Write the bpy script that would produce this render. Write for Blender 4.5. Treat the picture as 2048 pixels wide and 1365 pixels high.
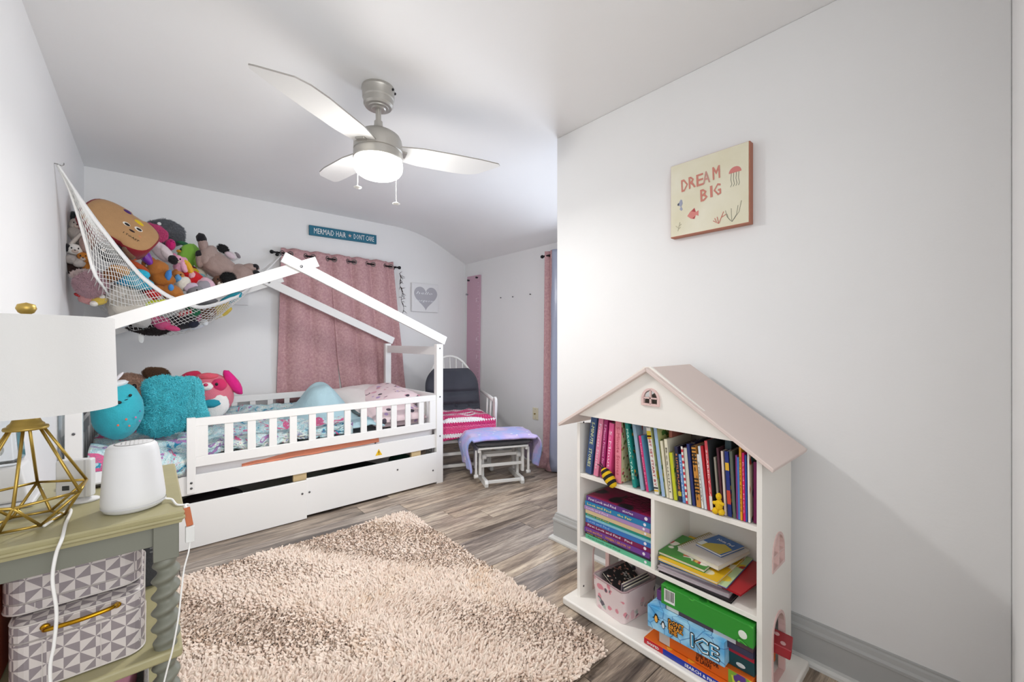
import bpy, math, random
import numpy as np
from mathutils import Vector, Matrix, Euler, noise as mnoise

for o in list(bpy.data.objects): bpy.data.objects.remove(o)
SC = bpy.context.scene
COL = SC.collection
random.seed(7)
PI = math.pi

# ------------------------------------------------------------------ camera, world, lights, exposure
CAMH = 1.16; FPX = 827.6; TH = math.radians(48.8)      # camera height, focal length (px of 2048), heading
FW = Vector((math.cos(TH), math.sin(TH), 0)); RT = Vector((math.sin(TH), -math.cos(TH), 0))
cam_d = bpy.data.cameras.new('camera'); cam_d.sensor_width = 36; cam_d.lens = FPX / 2048 * 36
cam_d.clip_start = 0.02
cam = bpy.data.objects.new('camera', cam_d); COL.objects.link(cam)
cam.location = (0, 0, CAMH); cam.rotation_euler = (PI/2, 0, TH - PI/2)
SC.camera = cam
W = bpy.data.worlds.new('world'); SC.world = W; W.use_nodes = True
W.node_tree.nodes['Background'].inputs[0].default_value = (0.97, 0.985, 1.0, 1)
W.node_tree.nodes['Background'].inputs[1].default_value = 1.5
def area(name, loc, rot, size, size_y, power, color):
    d = bpy.data.lights.new(name, 'AREA'); d.shape = 'RECTANGLE'; d.size = size; d.size_y = size_y
    d.energy = power; d.color = color
    o = bpy.data.objects.new(name, d); COL.objects.link(o); o.location = loc; o.rotation_euler = rot
    return o
# added soft fill behind the camera, no real fixture, and daylight of the side window
area('rear_fill_light', (0.45, -2.3, 1.45), (math.radians(90), 0, math.radians(-4)), 1.8, 1.6, 19, (1.0, 0.985, 0.96))
area('window_daylight', (2.66, 2.20, 1.32), (0, math.radians(90), 0), 1.1, 0.6, 13, (0.80, 0.88, 1.0))
FAN_C = (0.81, 1.88)
pl = bpy.data.lights.new('fan_bulb', 'POINT'); pl.energy = 10; pl.shadow_soft_size = 0.10; pl.color = (1.0, 0.985, 0.96)
plo = bpy.data.objects.new('fan_bulb', pl); COL.objects.link(plo); plo.location = (FAN_C[0], FAN_C[1], 1.99)
dd_ = bpy.data.lights.new('fan_downlight', 'AREA'); dd_.shape = 'DISK'; dd_.size = 0.2; dd_.energy = 11; dd_.color = (1.0, 0.985, 0.96)
ddo = bpy.data.objects.new('fan_downlight', dd_); COL.objects.link(ddo); ddo.location = (FAN_C[0], FAN_C[1], 1.924)
SC.view_settings.view_transform = 'Standard'; SC.view_settings.look = 'None'
SC.view_settings.gamma = 1; SC.view_settings.use_curve_mapping = False
SC.view_settings.exposure = 0.32

# ------------------------------------------------------------------ ray helpers (where does a line of sight meet a real surface)
def ray(u, v): return FW + (u - 1024) / FPX * RT + Vector((0, 0, (682.5 - v) / FPX))
def on(ax, val, u, v):
    d = ray(u, v); c = Vector((0, 0, CAMH)); t = (val - c[ax]) / d[ax]; return c + t * d
def atd(u, v, k): return Vector((0, 0, CAMH)) + k * ray(u, v)

# ------------------------------------------------------------------ materials
MATS = {}
def srgb(c):
    if isinstance(c, str):
        c = c.lstrip('#'); c = tuple(int(c[i:i+2], 16) / 255 for i in (0, 2, 4))
    return tuple(x / 12.92 if x <= 0.04045 else ((x + 0.055) / 1.055) ** 2.4 for x in c) + (1.0,)
class NT:
    def __init__(s, name):
        s.m = bpy.data.materials.new(name); s.m.use_nodes = True; s.t = s.m.node_tree; s.n = s.t.nodes
        s.b = s.n['Principled BSDF']
    def add(s, typ, **k):
        n = s.n.new(typ)
        for a, b in k.items():
            if a in n.inputs.keys(): n.inputs[a].default_value = b
            else: setattr(n, a, b)
        return n
    def l(s, a, b): s.t.links.new(a, b)
    def coord(s, scale=(1, 1, 1), rot=(0, 0, 0), loc=(0, 0, 0), src='Object'):
        c = s.add('ShaderNodeTexCoord'); mp = s.add('ShaderNodeMapping')
        mp.inputs['Scale'].default_value = scale; mp.inputs['Rotation'].default_value = rot; mp.inputs['Location'].default_value = loc
        s.l(c.outputs[src], mp.inputs[0]); return mp.outputs[0]
    def ramp(s, fac, stops, interp='LINEAR'):
        r = s.add('ShaderNodeValToRGB'); r.color_ramp.interpolation = interp
        e = r.color_ramp.elements
        while len(e) < len(stops): e.new(0.5)
        for i, (p, c) in enumerate(stops): e[i].position = p; e[i].color = srgb(c)
        s.l(fac, r.inputs[0]); return r.outputs[0]
    def mix(s, fac, a, b, mode='MIX'):
        m = s.add('ShaderNodeMix', data_type='RGBA', blend_type=mode)
        for sock, v in ((m.inputs[0], fac), (m.inputs[6], a), (m.inputs[7], b)):
            if hasattr(v, 'is_linked'): s.l(v, sock)
            else: sock.default_value = v if not isinstance(v, str) else srgb(v)
        return m.outputs[2]
    def noise(s, vec, scale, detail=3, rough=0.5, dist=0.0):
        n = s.add('ShaderNodeTexNoise'); n.inputs['Scale'].default_value = scale; n.inputs['Detail'].default_value = detail
        n.inputs['Roughness'].default_value = rough; n.inputs['Distortion'].default_value = dist
        if vec: s.l(vec, n.inputs['Vector'])
        return n.outputs[0]
    def bump(s, h, strength=0.3, dist=0.01):
        b = s.add('ShaderNodeBump'); b.inputs['Strength'].default_value = strength; b.inputs['Distance'].default_value = dist
        s.l(h, b.inputs['Height']); s.l(b.outputs[0], s.b.inputs['Normal'])
def mat(name, color, rough=0.5, metal=0.0, bump=None, vary=0.0, sheen=0.0, emit=None, alpha=None, coat=0, trans=0, vscale=6):
    if name in MATS: return MATS[name]
    t = NT(name); b = t.b
    b.inputs['Base Color'].default_value = srgb(color); b.inputs['Roughness'].default_value = rough; b.inputs['Metallic'].default_value = metal
    vec = None
    if bump or vary: vec = t.coord()
    if vary:
        c = srgb(color); dk = tuple(x * (1 - vary) for x in c[:3]) + (1,); lt = tuple(min(1, x * (1 + vary * .6)) for x in c[:3]) + (1,)
        t.l(t.mix(t.noise(vec, vscale, 4, .6), dk, lt), b.inputs['Base Color'])
    if bump: t.bump(t.noise(vec, bump[0], 4, .6), bump[1], bump[2] if len(bump) > 2 else 0.004)
    if sheen: b.inputs['Sheen Weight'].default_value = sheen; b.inputs['Sheen Roughness'].default_value = .5
    if emit: b.inputs['Emission Color'].default_value = srgb(emit[0]); b.inputs['Emission Strength'].default_value = emit[1]
    if coat: b.inputs['Coat Weight'].default_value = coat
    if trans: b.inputs['Transmission Weight'].default_value = trans
    MATS[name] = t.m; return t.m
def plain(hexc, rough=0.5, **k): return mat('print_' + hexc.strip('#') + ('_%d' % int(rough * 100)), hexc, rough, **k)

# ------------------------------------------------------------------ mesh building
ROOTS = {}
class MB:
    def __init__(s): s.v = []; s.f = []; s.mi = []; s.cur = 0
    def poly(s, vs, fs):
        o = len(s.v); s.v += [tuple(p) for p in vs]
        for f in fs: s.f.append(tuple(i + o for i in f)); s.mi.append(s.cur)
        return s
    def box(s, x0, x1, y0, y1, z0, z1, M=None):
        vs = [Vector((x, y, z)) for x in (x0, x1) for y in (y0, y1) for z in (z0, z1)]
        if M is not None: vs = [M @ p for p in vs]
        return s.poly(vs, [(0, 1, 3, 2), (4, 6, 7, 5), (0, 4, 5, 1), (2, 3, 7, 6), (0, 2, 6, 4), (1, 5, 7, 3)])
    def cbox(s, c, d, M=None):
        R = M or Matrix(); T = Matrix.Translation(c) @ R.to_4x4()
        return s.box(-d[0]/2, d[0]/2, -d[1]/2, d[1]/2, -d[2]/2, d[2]/2, T)
    def bar(s, a, b, w, d, up=(0, 0, 1), ext=0):
        a = Vector(a); b = Vector(b); z = (b - a).normalized(); a = a - z * ext; b = b + z * ext
        x = Vector(up).cross(z)
        if x.length < 1e-4: x = Vector((1, 0, 0))
        x.normalize(); y = z.cross(x); L = (b - a).length
        M = Matrix((x, y, z)).transposed().to_4x4(); M.translation = a
        return s.box(-w/2, w/2, -d/2, d/2, 0, L, M)
    def ring(s, c, x, y, r, n): return [Vector(c) + x * (r * math.cos(2*PI*i/n)) + y * (r * math.sin(2*PI*i/n)) for i in range(n)]
    def tube(s, pts, r, n=8, cap=True, closed=False):
        pts = [Vector(p) for p in pts]; m = len(pts); rr = r if hasattr(r, '__len__') else [r] * m
        vs = []; x = None
        for i, p in enumerate(pts):
            if closed: t = pts[(i+1) % m] - pts[i-1]
            else: t = pts[min(i+1, m-1)] - pts[max(i-1, 0)]
            if t.length < 1e-9: t = Vector((0, 0, 1))
            t.normalize()
            if x is None:
                x = t.orthogonal().normalized()
            else:
                x = x - t * x.dot(t)
                if x.length < 1e-6: x = t.orthogonal()
                x.normalize()
            vs += s.ring(p, x, t.cross(x), rr[i], n)
        fs = []
        for i in range(m if closed else m - 1):
            for j in range(n):
                a = i * n + j; b = i * n + (j+1) % n; k = ((i+1) % m) * n
                fs.append((a, b, k + (j+1) % n, k + j))
        if cap and not closed: fs += [tuple(range(n))[::-1], tuple((m-1)*n + j for j in range(n))]
        return s.poly(vs, fs)
    def lathe(s, prof, c=(0, 0, 0), n=24, M=None, cap=True, sx=1, sy=1):
        vs = []
        for r, z in prof:
            for i in range(n):
                a = 2*PI*i/n; p = Vector((r*math.cos(a)*sx, r*math.sin(a)*sy, z))
                vs.append((M @ p if M is not None else p) + Vector(c))
        fs = []; m = len(prof)
        for i in range(m-1):
            for j in range(n):
                fs.append((i*n+j, i*n+(j+1) % n, (i+1)*n+(j+1) % n, (i+1)*n+j))
        if cap: fs += [tuple(range(n))[::-1], tuple((m-1)*n+j for j in range(n))]
        return s.poly(vs, fs)
    def ball(s, c, r, M=None, n=16, m=10, bumpy=0, seed=0, sq=1.0):
        if not hasattr(r, '__len__'): r = (r, r, r)
        c = Vector(c); vs = []
        for i in range(m+1):
            th = PI * i / m
            for j in range(n):
                a = 2*PI*j/n
                d = Vector((math.sin(th)*math.cos(a), math.sin(th)*math.sin(a), math.cos(th)))
                if sq != 1: d = Vector([math.copysign(abs(q)**sq, q) for q in d])
                k = 1 + (bumpy * (mnoise.noise(d * 1.7 + Vector((seed*3.1, seed, 0))) + .45*mnoise.noise(d * 4.3 + Vector((seed, seed*2.3, 1)))) if bumpy else 0)
                p = Vector((d.x*r[0], d.y*r[1], d.z*r[2])) * k
                if M is not None: p = M @ p
                vs.append(c + p)
        fs = []
        for i in range(m):
            for j in range(n):
                if i == 0: fs.append((j, (i+1)*n+j, (i+1)*n+(j+1) % n))
                elif i == m-1: fs.append((i*n+j, (i+1)*n+j, i*n+(j+1) % n))
                else: fs.append((i*n+j, (i+1)*n+j, (i+1)*n+(j+1) % n, i*n+(j+1) % n))
        return s.poly(vs, fs)
    def prism(s, pts, t0, t1, M=None):          # 2D outline (x,z) extruded along y t0..t1
        n = len(pts); vs = [Vector((p[0], t0, p[1])) for p in pts] + [Vector((p[0], t1, p[1])) for p in pts]
        if M is not None: vs = [M @ p for p in vs]
        fs = [tuple(range(n)), tuple(range(2*n-1, n-1, -1))] + [(i, i+n, (i+1) % n + n, (i+1) % n) for i in range(n)]
        return s.poly(vs, fs)
    def grid(s, fn, nu, nv):
        vs = [fn(i/nu, j/nv) for i in range(nu+1) for j in range(nv+1)]
        fs = [(i*(nv+1)+j, (i+1)*(nv+1)+j, (i+1)*(nv+1)+j+1, i*(nv+1)+j+1) for i in range(nu) for j in range(nv)]
        return s.poly(vs, fs)
    def build(s, name, m, parent=None, smooth=False, bevel=0, solid=0, label=None, subsurf=0, weld=False, local=False):
        me = bpy.data.meshes.new(name)
        vs = s.v
        if parent is not None and not local:
            I = ROOTS[parent.name].inverted(); vs = [tuple(I @ Vector(p)) for p in vs]
        me.from_pydata(vs, [], s.f)
        if not isinstance(m, (list, tuple)): m = [m]
        for q in m: me.materials.append(q)
        if len(m) > 1: me.polygons.foreach_set('material_index', s.mi)
        if smooth: me.polygons.foreach_set('use_smooth', [True]*len(me.polygons))
        if weld:
            import bmesh
            bm = bmesh.new(); bm.from_mesh(me); bmesh.ops.remove_doubles(bm, verts=bm.verts, dist=1e-5); bm.to_mesh(me); bm.free()
        me.update()
        o = bpy.data.objects.new(name, me); COL.objects.link(o)
        if parent is not None:
            o.parent = parent; ROOTS[o.name] = ROOTS[parent.name].copy()
        else: ROOTS[o.name] = Matrix()
        if bevel:
            b = o.modifiers.new('bevel', 'BEVEL'); b.width = bevel; b.segments = 2; b.limit_method = 'ANGLE'; b.angle_limit = math.radians(40)
            if not smooth: me.polygons.foreach_set('use_smooth', [True]*len(me.polygons)); b.harden_normals = True
        if solid:
            q = o.modifiers.new('solid', 'SOLIDIFY'); q.thickness = solid; q.offset = 0
        if subsurf:
            q = o.modifiers.new('sub', 'SUBSURF'); q.levels = subsurf; q.render_levels = subsurf
        if label: o['label'] = label
        return o
def bx(*a): return MB().box(*a)
def thing(name, label, cat, loc=(0, 0, 0), rotz=0, group=None, M=None):
    o = bpy.data.objects.new(name, None); COL.objects.link(o); o.empty_display_size = 0.05
    if M is None: M = Matrix.Translation(loc) @ Matrix.Rotation(rotz, 4, 'Z')
    o.matrix_world = M; ROOTS[o.name] = M.copy()
    return tag(o, label, cat, group)
def tag(o, label, cat, group=None, kind=None):
    o['label'] = label; o['category'] = cat
    if group: o['group'] = group
    if kind: o['kind'] = kind
    return o
def struct(o): o['kind'] = 'structure'; return o
def text(body, M, height, m, parent, name='lettering', width=None, ext=0.0004, bold=0.0, shear=0, align='LEFT', res=1, halo=0):
    """flat letters in the XY plane of M (x right, y up), height of capitals in metres"""
    c = bpy.data.curves.new('t', 'FONT'); c.body = body; c.size = 1; c.extrude = 0; c.offset = 0.0
    if bold > 0 and not halo: halo = height*min(bold, .03)*1.3
    c.body = body; c.shear = shear
    c.resolution_u = res; c.align_x = align; c.space_line = 0.8
    o = bpy.data.objects.new('t', c); me = bpy.data.meshes.new_from_object(o)
    n = len(me.vertices); a = np.empty(n*3); me.vertices.foreach_get('co', a); a = a.reshape(-1, 3)
    k = height / 0.69 / 1.0; sxy = k
    if width:
        w = a[:, 0].max() - a[:, 0].min(); sxy = width / w
    a[:, 0] *= sxy; a[:, 1] *= k; a[:, 2] = ext
    fs = [tuple(p.vertices) for p in me.polygons]
    bpy.data.objects.remove(o); bpy.data.curves.remove(c); bpy.data.meshes.remove(me)
    b = MB()
    for dx, dy, dz in ([(0, 0, 0)] if not halo else [(halo*math.cos(q*PI/4), halo*math.sin(q*PI/4), q*5e-5) for q in range(8)]): b.poly([M @ Vector((p[0]+dx, p[1]+dy, p[2]+dz)) for p in a], fs)
    return b.build(name, m, parent)
def frameM(origin, xdir, ydir):
    x = Vector(xdir).normalized(); y = Vector(ydir); y = (y - x * y.dot(x)).normalized(); z = x.cross(y)
    M = Matrix((x, y, z)).transposed().to_4x4(); M.translation = Vector(origin); return M
def copy_thing(root, loc=None, rotz=None, label=None, group=None, M=None):
    r = root.copy(); COL.objects.link(r)
    if M is not None: r.matrix_world = M; ROOTS[r.name] = M.copy()
    if label: r['label'] = label
    if group: r['group'] = group
    for ch in list(root.children):
        c = ch.copy(); COL.objects.link(c); c.parent = r
        for g in ch.children:
            d = g.copy(); COL.objects.link(d); d.parent = c
    return r
def tufts(name, P, N, m, length, rad, lean=0.6, seed=0, parent=None, jitter=0.3, gravity=0.0, seg=3, sides=4, taper=(1, .9, .35), stuff=False, dirv=None):
    """many short bent strands growing from points P along normals N: one mesh"""
    rng = np.random.default_rng(seed); P = np.asarray(P, float); N = np.asarray(N, float); n = len(P)
    if dirv is None: dirv = rng.normal(size=(n, 3))
    D = dirv - (dirv*N).sum(1, keepdims=True)*N; D /= np.linalg.norm(D, axis=1, keepdims=True)+1e-9
    L = length * (1 + jitter * rng.uniform(-1, 1, (n, 1)))
    bend = lean * (0.5 + rng.uniform(0, 1, (n, 1)))
    rings = []
    X = np.cross(N, D); X /= np.linalg.norm(X, axis=1, keepdims=True)+1e-9
    cen = P - N * 0.002
    for i in range(seg):
        t = i/(seg-1)
        c = cen + N*L*(t - 0.25*bend*t*t) + D*L*bend*t*t*0.9; c[:, 2] -= gravity*t*t*L[:, 0]
        T = N*(1 - .5*bend*t) + D*bend*1.8*t; T /= np.linalg.norm(T, axis=1, keepdims=True)
        Y = np.cross(T, X); r = rad * taper[i]
        for k in range(sides):
            a = 2*PI*k/sides; rings.append(c + X*r*math.cos(a) + Y*r*math.sin(a))
    V = np.stack(rings, 1)                                   # n, seg*sides, 3
    base = (np.arange(n)*seg*sides)[:, None]; fl = []
    for i in range(seg-1):
        for k in range(sides):
            fl.append([i*sides+k, i*sides+(k+1) % sides, (i+1)*sides+(k+1) % sides, (i+1)*sides+k])
    Fq = (base[:, None, :] + np.array(fl)[None]).reshape(-1, 4)
    V = V.reshape(-1, 3)
    if parent is not None:
        I = np.array(ROOTS[parent.name].inverted()); V = V @ I[:3, :3].T + I[:3, 3]
    me = bpy.data.meshes.new(name); me.vertices.add(len(V)); me.vertices.foreach_set('co', V.ravel())
    me.loops.add(Fq.size); me.loops.foreach_set('vertex_index', Fq.ravel().astype(np.int32))
    me.polygons.add(len(Fq)); me.polygons.foreach_set('loop_start', np.arange(len(Fq), dtype=np.int32)*4)
    me.polygons.foreach_set('use_smooth', np.ones(len(Fq), bool))
    me.materials.append(m); me.update(calc_edges=True)
    o = bpy.data.objects.new(name, me); COL.objects.link(o)
    if parent is not None: o.parent = parent; ROOTS[o.name] = ROOTS[parent.name].copy()
    if stuff: o['kind'] = 'stuff'
    return o
def surf_points(mb, n, seed=0, lo=0):
    """random points and normals on an MB's faces"""
    rng = np.random.default_rng(seed); V = np.array(mb.v); P = []; N = []; A = []
    T = []
    for f in mb.f[lo:]:
        for i in range(1, len(f)-1): T.append((f[0], f[i], f[i+1]))
    T = np.array(T); a, b, c = V[T[:, 0]], V[T[:, 1]], V[T[:, 2]]
    nn = np.cross(b-a, c-a); ar = np.linalg.norm(nn, axis=1); ok = ar > 1e-12
    a, b, c, nn, ar = a[ok], b[ok], c[ok], nn[ok], ar[ok]
    idx = rng.choice(len(ar), n, p=ar/ar.sum()); r1 = np.sqrt(rng.uniform(size=(n, 1))); r2 = rng.uniform(size=(n, 1))
    return (1-r1)*a[idx] + r1*(1-r2)*b[idx] + r1*r2*c[idx], nn[idx]/ar[idx][:, None]

WHITE = mat('white_lacquer', '#f2f1ef', 0.35, bump=(25, .03))
# ================================================================== the room
H = 2.35; XL, XR, YB, XF, KNEE = -0.336, 1.80, 4.03, 2.80, 2.062
def wallpaint(name, c, b=.12):
    t = NT(name); v = t.coord()
    n = t.noise(v, 3.0, 4, .6)
    t.l(t.mix(n, c, tuple(min(1, x*1.035) for x in srgb(c)[:3]) + (1,)), t.b.inputs['Base Color'])
    t.b.inputs['Roughness'].default_value = 0.55; t.bump(t.noise(v, 45, 5, .7), b, 0.004); MATS[name] = t.m; return t.m
WP = wallpaint('wall_paint', '#ebebeb'); CP = wallpaint('ceiling_paint', '#ededed', .08); HP = wallpaint('hall_paint', '#e6e6e6')
# floor slab with planks laid along the room (x)
flo = struct(bx(XL-.12, XF+.12, -1.9, YB+.12, -.10, -.006).build('floor', mat('subfloor', '#3a3430', .8)))
PLM = []
def plank_mat(i, base, dark, light):
    t = NT('vinyl_plank_%d' % i); v = t.coord((1.1, 13, 1), loc=(i*3.7, i*1.3, 0)); v2 = t.coord((0.55, 5.0, 1), loc=(i, 0, 0))
    g = t.noise(v, 5, 8, .68, .4); g2 = t.noise(v2, 3.0, 5, .62, .8)
    c = t.ramp(g2, [(.34, dark), (.47, base), (.60, light)])
    c = t.mix(t.ramp(g, [(.38, '#6f6660'), (.56, '#ffffff')]), t.mix(.55, c, dark), c)
    fine = t.noise(t.coord((2.5, 90, 1)), 6, 4, .7)
    c = t.mix(.55, c, t.ramp(fine, [(.3, '#4c4642'), (.62, '#efe9e2')]), 'OVERLAY')
    t.l(c, t.b.inputs['Base Color']); t.b.inputs['Roughness'].default_value = 0.38
    t.bump(g, .12, .003); return t.m
for i, (b, d, l) in enumerate([('#94877a', '#534840', '#bcae9e'), ('#a6978a', '#665a4f', '#c9bba9'), ('#83776c', '#413935', '#a6988a'),
                               ('#ae9f8e', '#75675b', '#cfc1ae'), ('#8c8179', '#4d4643', '#b2a89e'), ('#99897a', '#574b41', '#bfae9b')]):
    PLM.append(plank_mat(i, b, d, l))
pw, plen = 0.152, 1.22
rg = random.Random(11); r = 0; y = -0.15
plmesh = {}
while y < YB:
    off = rg.choice([.1, .35, .55, .8, 1.0]) + rg.uniform(-.06, .06); x = XL - off
    while x < XF:
        x0, x1 = max(x, XL), min(x + plen, XF)
        if x1 - x0 > .02 and not (y + pw < 1.5 and x0 > XR):
            y1 = min(y + pw, YB)
            mb = MB().box(-.5, .5, -.5, .5, -.5, .5)
            k = rg.randrange(6)
            if k not in plmesh:
                me = bpy.data.meshes.new('floor_plank'); bev = .0
                me.from_pydata(mb.v, [], mb.f); me.materials.append(PLM[k]); plmesh[k] = me
            # each plank its own mesh size: coordinates baked so grain stays in metres
            g_ = .0012
            o = MB().box(x0+g_, x1-g_, y+g_, y1-g_, -.006, 0).build('floor_plank', PLM[k], flo)
            sh = rg.uniform(-8, 8)
            for vv in o.data.vertices: vv.co.x += sh; vv.co.y += sh*.7
            o.location = (-sh, -sh*.7, 0)
        x += plen
    y += pw
# walls
t_ = .10
struct(bx(XL-t_, XL, -.05, YB+t_, 0, H).build('wall_left', WP))
mb = MB()  # back wall with a window opening 0.98..1.82 x 0.95..1.82, top follows the sloped ceiling
WX0, WX1, WZ0, WZ1 = 0.98, 1.82, 0.98, 1.84
mb.box(XL, WX0, YB, YB+t_, 0, H); mb.box(WX0, WX1, YB, YB+t_, 0, WZ0); mb.box(WX0, WX1, YB, YB+t_, WZ1, H)
mb.prism([(WX1, 0), (XF, 0), (XF, KNEE), (2.20, H), (WX1, H)], YB, YB+t_)
struct(mb.build('wall_back', WP))
FWY0, FWY1 = 1.95, 2.52
mb = MB(); mb.box(XF, XF+t_, FWY1, YB+t_, 0, KNEE+.05).box(XF, XF+t_, 1.5, FWY0, 0, KNEE+.05)
mb.box(XF, XF+t_, FWY0, FWY1, 0, .75).box(XF, XF+t_, FWY0, FWY1, 1.86, KNEE+.05)
struct(mb.build('wall_far', WP))
struct(bx(XR+.11, XF+t_, 1.56, 1.655, 0, H).build('wall_alcove', WP))
struct(bx(XR, XR+.11, -.05, 1.655, 0, H).build('wall_right', WP, bevel=.004))
struct(bx(1.08, XR+.11, -.17, -.05, 0, H).build('wall_near', WP))
struct(bx(XL-t_, XL+.06, -.17, -.05, 0, H).build('wall_entry', WP))
# ceiling: flat part, rounded turn, slope down to the knee wall
prof = [(XL-t_, H)]
import itertools
slope = (H - KNEE) / (XF - 2.20)
for a in np.linspace(0, 1, 9):
    # quadratic blend around x=2.20
    p0, p1, p2 = (1.92, H), (2.24, H - .01), (2.50, KNEE + (XF-2.50)*slope)
    prof.append(((1-a)**2*p0[0] + 2*a*(1-a)*p1[0] + a*a*p2[0], (1-a)**2*p0[1] + 2*a*(1-a)*p1[1] + a*a*p2[1]))
prof += [(XF+t_, KNEE - t_*slope)]
top = [(p[0], p[1] + .06) for p in prof[::-1]]
mb = MB(); n = len(prof); yy0, yy1 = -.17, YB+t_
vs = [(p[0], yy, p[1]) for yy in (yy0, yy1) for p in prof]; vs += [(p[0], yy, p[1]+.06) for yy in (yy0, yy1) for p in prof]
fs = []
for i in range(n-1):
    fs.append((i, i+1, n+i+1, n+i)); fs.append((2*n+i, 3*n+i, 3*n+i+1, 2*n+i+1))
    fs.append((i, 2*n+i, 2*n+i+1, i+1)); fs.append((n+i, n+i+1, 3*n+i+1, 3*n+i))
mb.poly(vs, fs); c_ = mb.build('ceiling', CP, smooth=False); struct(c_)
for p in c_.data.polygons: p.use_smooth = True
c_.modifiers.new('es', 'EDGE_SPLIT').split_angle = math.radians(50)
# baseboards: tall grey board, ogee cap, quarter round shoe
BBM = mat('baseboard_grey', '#b3b4b3', .42, bump=(20, .04)); BBW = mat('baseboard_shoe', '#d9d9d6', .45)
def baseboard(name, a, b, nrm, shoe=True, ext=(0, 0)):
    a = Vector(a); b = Vector(b); d = (b-a).normalized(); nrm = Vector(nrm)
    prf = [(0, 0), (.015, 0), (.015, .105), (.019, .108), (.019, .118), (.013, .126), (.010, .140), (.006, .146), (.006, .152), (0, .154)]
    mb = MB()
    for pr, mi in ((prf, 0), ([(.015, 0), (.036, 0), (.035, .010), (.028, .018), (.015, .021)], 1)):
        n = len(pr); vs = []
        for p, e, s in ((a, ext[0], -1), (b, ext[1], 1)):
            for q in pr: vs.append(p + nrm*q[0] + Vector((0, 0, q[1])) + d*(s*e*q[0]))
        mb.cur = mi
        mb.poly(vs, [(i, (i+1) % n, n+(i+1) % n, n+i) for i in range(n)] + [tuple(range(n))[::-1], tuple(range(n, 2*n))])
    struct(mb.build(name, [BBM, BBW]))
baseboard('baseboard_right', (XR, -.05, 0), (XR, 1.655, 0), (-1, 0, 0), ext=(0, 1))
baseboard('baseboard_alcove', (XR, 1.655, 0), (XF, 1.655, 0), (0, 1, 0), ext=(1, 0))
baseboard('baseboard_far', (XF, 1.655, 0), (XF, YB, 0), (-1, 0, 0))
baseboard('baseboard_back', (XL, YB, 0), (XF, YB, 0), (0, -1, 0))
baseboard('baseboard_left', (XL, -.05, 0), (XL, YB, 0), (1, 0, 0))
# windows behind the curtains
GL = mat('window_glass', '#eaf2ff', .05, trans=1.0); TRM = mat('window_trim_white', '#efefec', .4)
def window(name, o0, o1, z0, z1, plane, axis):
    mb = MB(); fr = .045
    def B(a0, a1, c0, c1, d0, d1, m=mb):
        if axis == 'y': m.box(a0, a1, plane+d0, plane+d1, c0, c1)
        else: m.box(plane+d0, plane+d1, a0, a1, c0, c1)
    B(o0, o0+fr, z0, z1, .03, .08); B(o1-fr, o1, z0, z1, .03, .08); B(o0+fr, o1-fr, z0, z0+fr, .03, .08); B(o0+fr, o1-fr, z1-fr, z1, .03, .08)
    zm = (z0+z1)/2; B(o0+fr, o1-fr, zm-.02, zm+.02, .035, .075)
    w = struct(mb.build(name, TRM, bevel=.002))
    for a, b in ((z0+fr, zm-.02), (zm+.02, z1-fr)):
        g = MB(); B(o0+fr, o1-fr, a, b, .052, .057, g); g.build('pane', GL, w)
    s = MB(); B(o0-.02, o1+.02, z0-.02, z0, -.008, .03, s); s.build('window_sill', TRM, w)
window('window_1', WX0, WX1, WZ0, WZ1, YB, 'y'); window('window_2', FWY0, FWY1, .75, 1.86, XF, 'x')

# ================================================================== ceiling fan
NI = mat('brushed_nickel', '#b9b6b0', .38, 0.75, vary=.05)
BLM = mat('fan_blade_white', '#e9e9e7', .45)
fx, fy = FAN_C
fan = thing('ceiling_fan', 'white three-blade ceiling fan with brushed nickel motor and a lit glass bowl', 'ceiling fan', (fx, fy, H))
MB().lathe([(.0, H), (.074, H), (.076, H-.012), (.073, H-.020), (.072, H-.050), (.068, H-.056), (.067, H-.080), (.060, H-.090), (.048, H-.092), (.046, H-.096), (.034, H-.098), (.030, H-.102), (0, H-.102)], (fx, fy, 0), 40, cap=False).build('canopy', NI, fan, smooth=True).modifiers.new('es', 'EDGE_SPLIT').split_angle = math.radians(24)
sc_ = MB()
for a in (-.95, -.5): sc_.ball((fx+.075*math.cos(a), fy+.075*math.sin(a), H-.016), .006)
sc_.build('canopy_screws', mat('dark_metal', '#2a2a2c', .4, .8), fan, smooth=True)
MB().lathe([(.0, H-.10), (.0125, H-.10), (.0125, H-.155), (.019, H-.157), (.020, H-.175), (.024, H-.19), (.032, H-.205), (.04, H-.21), (0, H-.21)], (fx, fy, 0), 28, cap=False).build('downrod', NI, fan, smooth=True).modifiers.new('es', 'EDGE_SPLIT').split_angle = math.radians(40)
MB().lathe([(0, 2.145), (.045, 2.145), (.078, 2.136), (.098, 2.122), (.106, 2.106), (.1095, 2.085), (.111, 2.055), (.111, 2.05), (.107, 2.047), (.107, 2.043), (.1115, 2.04), (.1125, 2.012), (.110, 2.008), (.105, 2.008), (0, 2.010)], (fx, fy, 0), 48, cap=False).build('motor_housing', NI, fan, smooth=True).modifiers.new('es', 'EDGE_SPLIT').split_angle = math.radians(30)
bowl = MB().lathe([(.100, 2.012), (.107, 2.010), (.110, 2.0), (.1115, 1.985), (.109, 1.965), (.100, 1.95), (.082, 1.938), (.05, 1.931), (.02, 1.928), (0.0001, 1.928)], (fx, fy, 0), 48, cap=False).build('light_bowl', mat('lit_bowl', '#ffffff', .3, emit=('#fffdf8', 5.0)), fan, smooth=True)
bowl.visible_shadow = True
plo.location = (fx, fy, 1.90)
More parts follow.
